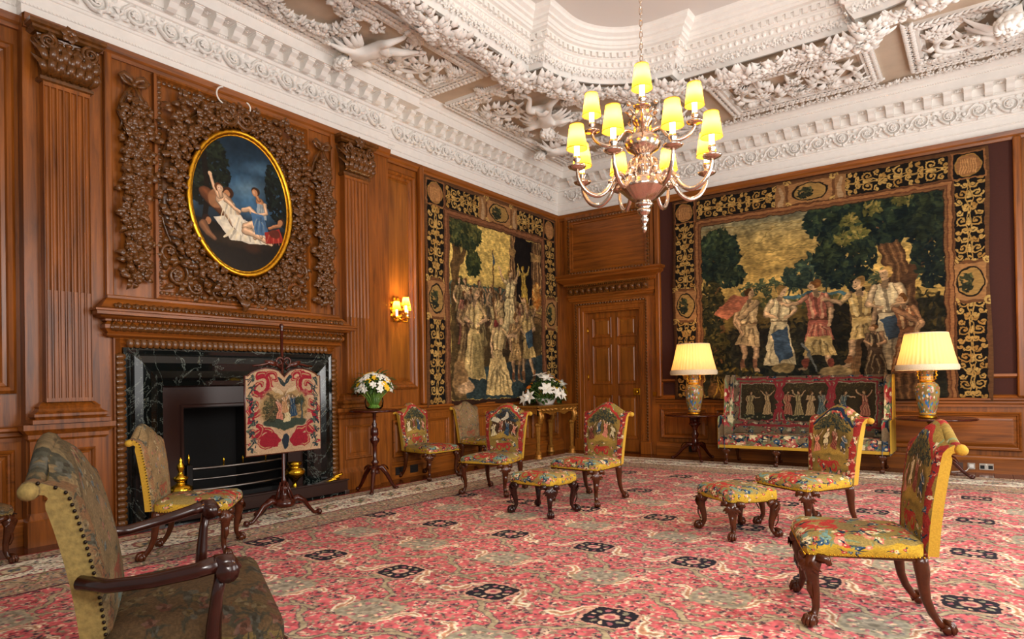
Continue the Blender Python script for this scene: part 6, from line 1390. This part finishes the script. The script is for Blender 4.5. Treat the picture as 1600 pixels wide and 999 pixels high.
# ------------------------------------------------------------------ table lamps
VIM = vase_img()
VASE = picture('enamelled_vase', VIM, .15); VASE.node_tree.nodes['Principled BSDF'].inputs['Specular IOR Level'].default_value = .5
def table_lamp(label, loc, s):
    o = empty('table_lamp', label, 'lamp', loc, 0, 'table lamps'); o.scale = (s, s, s)
    MB().lathe([(0, 0), (.098, 0), (.10, .012), (.085, .022), (.082, .03), (0, .03)], 28).build('gilt_foot', GILT, o)
    V = lambda L: [(r*1.1, .03+(z-.03)*1.24) for r, z in L]
    MB().lathe(V([(.075, .03), (.082, .06), (.105, .16), (.118, .25), (.117, .30), (.10, .335), (.068, .355), (.060, .38), (.060, .43), (.072, .46), (.078, .475), (.06, .478)]), 36, uvs=True).build('vase', VASE, o)
    MB().lathe(V([(.066, .350), (.078, .356), (.074, .366), (.062, .370)]), 28).build('gilt_collar', GILT, o)
    for sg in (-1, 1): t = MB(); t.tube([(sg*x, 0, z) for x, z in V([(.058, .375), (.085, .385), (.075, .405), (.095, .42), (.080, .44), (.090, .455), (.068, .462)])], [.007, .012, .010, .013, .010, .012, .006], 6); t.build('dragon_handle', GILT, o)
    MB().lathe([(0, .585), (.03, .585), (.03, .60), (.012, .61), (.010, .68), (.016, .69), (0, .70)], 14).build('lamp_stem', BRASS, o)
    z0, z1, r0, r1 = .60, 1.02, .325, .228; n = 96
    q = MB(); q.lathe([(r0, z0), (r0*.9+r1*.1, z0+(z1-z0)*.1), ((r0+r1)/2-.004, (z0+z1)/2), (r1, z1)], 160, (0, 0, 0), True, False, lambda a, j: 1+.020*math.sin(a*40)); sh = q.build('lamp_shade', CSH, o)
    MB().lathe([(r0+.006, z0-.025), (r0+.012, z0+.0), (r0+.008, z0+.03), (r0-.002, z0+.045)], 96, (0, 0, 0), True, False, lambda a, j: 1+(.006*math.sin(a*48+j) if j < 3 else .004*math.sin(a*32))).build('shade_fringe', FRNG, sh)
    MB().lathe([(r1-.002, z1-.006), (r1+.006, z1), (r1-.002, z1+.008)], 48, (0, 0, 0), True, False).build('shade_rim', FRNG, sh)
    MB().ball((0, 0, .74), .038, 10, 8, (1, 1, 1.3)).build('bulb', BULB, o)
    lamp_light('lamp_light', (0, 0, .82), TLAMP, (1, .62, .26), .05, o)
table_lamp('table lamp with pleated cream shade and enamelled vase, between the door and the settee', (2.60, -.51, .684), 1.0)
table_lamp('table lamp with pleated cream shade and enamelled vase, right of the settee', (5.50, -.72, .699), .97)
# ------------------------------------------------------------------ candle arm pieces shared by chandelier and sconce
def small_shade(par, r0, r1, h, loc):
    q = MB(); n = 56; q.lathe([(r0, 0), ((r0+r1)/2, h/2), (r1, h)], n, (0, 0, 0), True, False, lambda a, j: 1+.010*math.sin(a*28)); s = q.build('candle_shade', YSH, par, loc)
    for z, r in ((0, r0), (h, r1)): MB().lathe([(r, z-.003), (r+.003, z), (r, z+.005)], 28, (0, 0, 0), True, False).build('shade_trim', YSHT, s)
    return s
YSHT = plain('yellow_trim', 'd99a18', .7)
def candle(par, loc, h, r, shade_dz, r0, r1, hs, power, col=(1, .72, .38)):
    c = MB().lathe([(0, 0), (r, 0), (r, h), (r*.5, h+.004), (0, h+.004)], 14).build('candle', CANDLE, par, loc)
    MB().ball((0, 0, h+.03), .017, 8, 6, (1, 1, 1.6)).build('bulb', BULB, c)
    lp = lamp_light('candle_light', (loc[0], loc[1], loc[2]+h+.05), power, col, .02, par)
    small_shade(par, r0, r1, hs, (loc[0], loc[1], loc[2]+shade_dz)); return c
# ------------------------------------------------------------------ chandelier
ch2 = empty('chandelier', 'silver chandelier of twelve arms with small yellow pleated shades, hanging on a chain', 'chandelier', (4.10, -5.49, 0))
MB().lathe([(0, 2.245), (.012, 2.255), (.022, 2.285), (.010, 2.30), (.024, 2.32), (.035, 2.34), (.018, 2.36), (.03, 2.375), (.045, 2.39), (.05, 2.41), (.035, 2.42), (.06, 2.435), (.065, 2.45), (.055, 2.465)], 28).build('pendant_finial', SILV, ch2)
MB().lathe([(.055, 2.465), (.085, 2.48), (.12, 2.51), (.16, 2.55), (.18, 2.57), (.165, 2.58), (.17, 2.60), (.155, 2.62), (.11, 2.64), (.07, 2.645)], 64, mod=lambda a, j: 1+(.025*math.sin(a*24) if 0 < j < 5 else 0)).build('gadrooned_bowl', SILV, ch2)
MB().lathe([(.07, 2.645), (.06, 2.67), (.09, 2.69), (.10, 2.72), (.08, 2.75), (.055, 2.77), (.05, 2.80), (.07, 2.815), (.11, 2.84), (.13, 2.88), (.12, 2.92), (.075, 2.95), (.05, 2.97), (.045, 3.0), (.06, 3.02), (.08, 3.05), (.07, 3.08), (.03, 3.11), (.02, 3.15), (.03, 3.18), (.015, 3.20), (.012, 3.26), (0, 3.27)], 36, mod=lambda a, j: 1+(.02*math.sin(a*16) if 8 < j < 13 else 0)).build('silver_stem', SILV, ch2)
camdir = math.atan2(-9.824+5.49, 6.044-4.10)
t = MB()
for k in range(12): a = 2*PI*k/12; d = Vector((math.cos(a), math.sin(a), 0)); t.tube([d*.06+Vector((0, 0, 2.79)), d*.10+Vector((0, 0, 2.75)), d*.11+Vector((0, 0, 2.69)), d*.15+Vector((0, 0, 2.63))], [.007, .010, .010, .008], 6)
t.build('openwork', SILV, ch2)
for k in range(8):
    a = camdir+PI/8+2*PI*k/8; d = Vector((math.cos(a), math.sin(a), 0)); R = .49
    t = MB(); t.tube(*smooth_path([d*.13+Vector((0, 0, 2.62)), d*.17+Vector((0, 0, 2.66)), d*.22+Vector((0, 0, 2.63)), d*.27+Vector((0, 0, 2.545)), d*.34+Vector((0, 0, 2.50)), d*.42+Vector((0, 0, 2.525)), d*.475+Vector((0, 0, 2.60)), d*R+Vector((0, 0, 2.675))], [.012, .016, .015, .016, .017, .016, .014, .012]), 10)
    t.ball(d*.20+Vector((0, 0, 2.66)), .024, 8, 6); t.ball(d*.245+Vector((0, 0, 2.60)), .022, 8, 6); arm = t.build('arm', SILV, ch2)
    MB().lathe([(0, 2.67), (.03, 2.675), (.06, 2.69), (.066, 2.70), (.05, 2.70), (.022, 2.705), (.018, 2.73), (.028, 2.745), (.026, 2.765), (0, 2.766)], 22, (d.x*R, d.y*R, 0)).build('drip_pan', SILV, arm)
    candle(arm, (d.x*R, d.y*R, 2.766), .09, .019, .055, .072, .048, .165, CAND)
for k in range(4):
    a = camdir+2*PI*k/4; d = Vector((math.cos(a), math.sin(a), 0)); R = .36
    t = MB(); t.tube(*smooth_path([d*.06+Vector((0, 0, 2.97)), d*.12+Vector((0, 0, 2.99)), d*.17+Vector((0, 0, 2.93)), d*.24+Vector((0, 0, 2.89)), d*.31+Vector((0, 0, 2.915)), d*.35+Vector((0, 0, 2.96)), d*R+Vector((0, 0, 2.99))], [.010, .013, .012, .013, .013, .012, .010]), 9); arm = t.build('arm', SILV, ch2)
    MB().lathe([(0, 2.985), (.03, 2.99), (.056, 3.0), (.060, 3.01), (.045, 3.01), (.02, 3.015), (.017, 3.04), (.025, 3.05), (.024, 3.065), (0, 3.066)], 20, (d.x*R, d.y*R, 0)).build('drip_pan', SILV, arm)
    candle(arm, (d.x*R, d.y*R, 3.066), .09, .018, .055, .068, .045, .155, CAND)
t = MB()
for k in range(4): a = camdir+PI/4+k*PI/2; d = Vector((math.cos(a), math.sin(a), 0)); t.tube([d*.05+Vector((0, 0, 3.07)), d*.12+Vector((0, 0, 3.11)), d*.15+Vector((0, 0, 3.08)), d*.12+Vector((0, 0, 3.05))], [.008, .010, .010, .006], 6); t.ball(d*.13+Vector((0, 0, 3.14)), .018, 7, 5)
t.build('top_scroll', SILV, ch2)
q = MB(); q.tube([(.022*math.cos(2*PI*k/16), 0, 3.285+.022*math.sin(2*PI*k/16)) for k in range(16)], .005, 6, closed=True, up=(0, 1, 0)); q.build('hanging_ring', SILV, ch2)
q = MB(); q.tube([(.010*math.cos(2*PI*k/14), 0, .027*math.sin(2*PI*k/14)) for k in range(14)], .0038, 5, closed=True, up=(0, 1, 0)); LINK = q.mesh('chain_link', SILV)
n = 46
for k in range(n): inst(LINK, 'chain_link', ch2, Matrix.Translation((0, 0, 3.325+k*(5.29-3.33)/n)) @ Matrix.Rotation(PI/2*(k % 2)+.5, 4, 'Z'))
MB().lathe([(0, 5.25), (.02, 5.26), (.05, 5.29), (.06, 5.30), (0, 5.301)], 16).build('ceiling_hook', SILV, ch2)
# ------------------------------------------------------------------ wall sconce
sc = empty('wall_sconce', 'gilt wall sconce with three yellow shaded candles on the panel left of the tapestry', 'wall light', ML(3.98, .018, 2.09))
MB().lathe([(0, 0), (.08, 0), (.085, .01), (.07, .02), (.05, .035), (0, .04)], 24, mod=lambda a, j: 1+.06*math.sin(a*8)).build('back_plate', GILT, sc).matrix_local = lm('L', (0, 0, .05), 0, (1, 1.5, 1))
t = MB()
for k in range(10): a = 2*PI*k/10; t.leaf((.02, .07*math.cos(a), .05+.11*math.sin(a)), (.2, math.cos(a), math.sin(a)), (1, 0, 0), .06, .045, .3, .2)
t.build('leaf_border', GILT, sc)
for k, (dy, dx, dz) in enumerate(((-.09, .12, -.05), (.0, .19, .0), (.09, .12, -.04))):
    t = MB(); t.tube(*smooth_path([(.03, 0, .0), (dx*.5, dy*.5, -.09), (dx, dy*.95, -.07+dz), (dx, dy, -.03+dz)], [.010, .011, .010, .009]), 8); a = t.build('arm', GILT, sc)
    MB().lathe([(0, -.035), (.035, -.028), (.042, -.018), (.018, -.015), (.016, 0), (0, .001)], 16, (dx, dy, dz)).build('drip_pan', GILT, a)
    candle(a, (dx, dy, dz), .10, .014, .08, .054, .036, .105, SCON)
# ------------------------------------------------------------------ flowers
fv = empty('glass_vase', 'round glass vase of stems and water on the tall thin table', 'vase', (.53, -4.82, .915))
q = MB().lathe([(.0, .004), (.075, .004), (.098, .03), (.105, .09), (.092, .15), (.086, .175), (.094, .18), (.090, .178), (.083, .172), (.088, .15), (.100, .09), (.093, .033), (.070, .01), (0, .01)], 32, cap=False).build('glass_wall', GLASS, fv)

def bouquet(name, label, cat, loc, R, H, items, seed, leaves, stem_to=(0, 0, 0), tilt=.9):
    o = empty(name, label, cat, loc); r = random.Random(seed); st = MB(); lf = MB(); pts = []
    for k, (nm, mesh_, sz) in enumerate(items):
        for _ in range(60):
            a = r.random()*2*PI; e = math.acos(1-r.random()*1.0); p = Vector((R[0]*math.sin(e)*math.cos(a), R[1]*math.sin(e)*math.sin(a), H[0]+H[1]*math.cos(e)))*1
            if all((p-q).length > sz*1.25 for q in pts): break
        pts.append(p); d = Vector((p.x/R[0], p.y/R[1], (p.z-H[0])/H[1]+.15)).normalized(); X = d.orthogonal().normalized()
        inst(mesh_, nm, o, frame(p, X, d.cross(X), d, sz)); st.tube([Vector(stem_to)+Vector((p.x*.1, p.y*.1, 0)), p*.5+Vector((0, 0, .02)), p], .004, 5)
    for k in range(leaves):
        a = r.random()*2*PI; e = math.acos(1-r.random()*1.25); p = Vector((R[0]*.75*math.sin(e)*math.cos(a), R[1]*.75*math.sin(e)*math.sin(a), H[0]+H[1]*.8*math.cos(e)))
        lf.leaf(p, Vector((p.x/R[0], p.y/R[1], r.uniform(-.2, .8))), (r.uniform(-.3, .3), r.uniform(-.3, .3), 1), r.uniform(.07, .13), r.uniform(.025, .05), .3, .15)
    st.build('stems', STEM, o); lf.build('leaves', LEAFM, o, kind='stuff'); return o
def bloom(mat, k, cup, w=.8, name='flower'):
    t = MB()
    for i in range(k): a = 2*PI*i/k; t.leaf((0, 0, 0), (math.cos(a), math.sin(a), cup), (0, 0, 1), 1, w, .25, .1)
    return t.mesh(name, mat)
WF, YF, LIL, OF = bloom(WHITEP, 6, .5, .7, 'white_flower'), bloom(YELP, 7, .5, .7, 'yellow_flower'), bloom(WHITEP, 6, .75, .42, 'lily'), bloom(ORGP, 7, .6, .6, 'orange_flower')
for me_, mt in ((WF, YELP), (YF, ORGP), (LIL, YELP), (OF, YELP)): pass
it = [('white_flower', WF, .046)]*34+[('yellow_flower', YF, .044)]*22
random.Random(2).shuffle(it)
b1 = bouquet('flower_bouquet', 'round bouquet of white and yellow flowers standing in the glass vase', 'flowers', (.53, -4.82, .927), (.20, .19), (.20, .19), it, 5, 110, (0, 0, -.0))
t = MB(); r = random.Random(6)
for k in range(26): a = r.random()*6.28; b = a+2.2+r.random(); t.tube([(.42+.07*math.cos(a), -4.66+.07*math.sin(a), .925), (.42+.03*math.cos(b), -4.66+.03*math.sin(b), 1.03), (.42+.06*math.cos(b), -4.66+.06*math.sin(b), 1.10)], .0045, 5)
t.v = [(x-.42, y+4.66, z-.92) for x, y, z in t.v]; t.build('vase_stems', STEM, b1)
b1['group'] = 'flower arrangements'
bk_ = empty('white_flower_bowl', 'low white fluted bowl holding the lilies on the gilt console table', 'bowl', (.36, -1.04, .826))
MB().lathe([(0, 0), (.11, 0), (.13, .02), (.17, .09), (.175, .10), (.165, .10), (.12, .03), (0, .025)], 40, mod=lambda a, j: 1+(.03*math.sin(a*20) if j in (2, 3, 4) else 0)).build('bowl', WHITEC, bk_).scale = (.8, 1.35, 1)
it = [('lily', LIL, .13)]*11+[('orange_flower', OF, .045)]*14+[('yellow_flower', YF, .05)]*7+[('white_flower', WF, .035)]*8
random.Random(4).shuffle(it)
b2 = bouquet('lily_arrangement', 'wide arrangement of white lilies with orange and yellow flowers in the white bowl', 'flowers', (.37, -1.04, .87), (.24, .48), (.04, .36), it, 8, 260)
b2['group'] = 'flower arrangements'
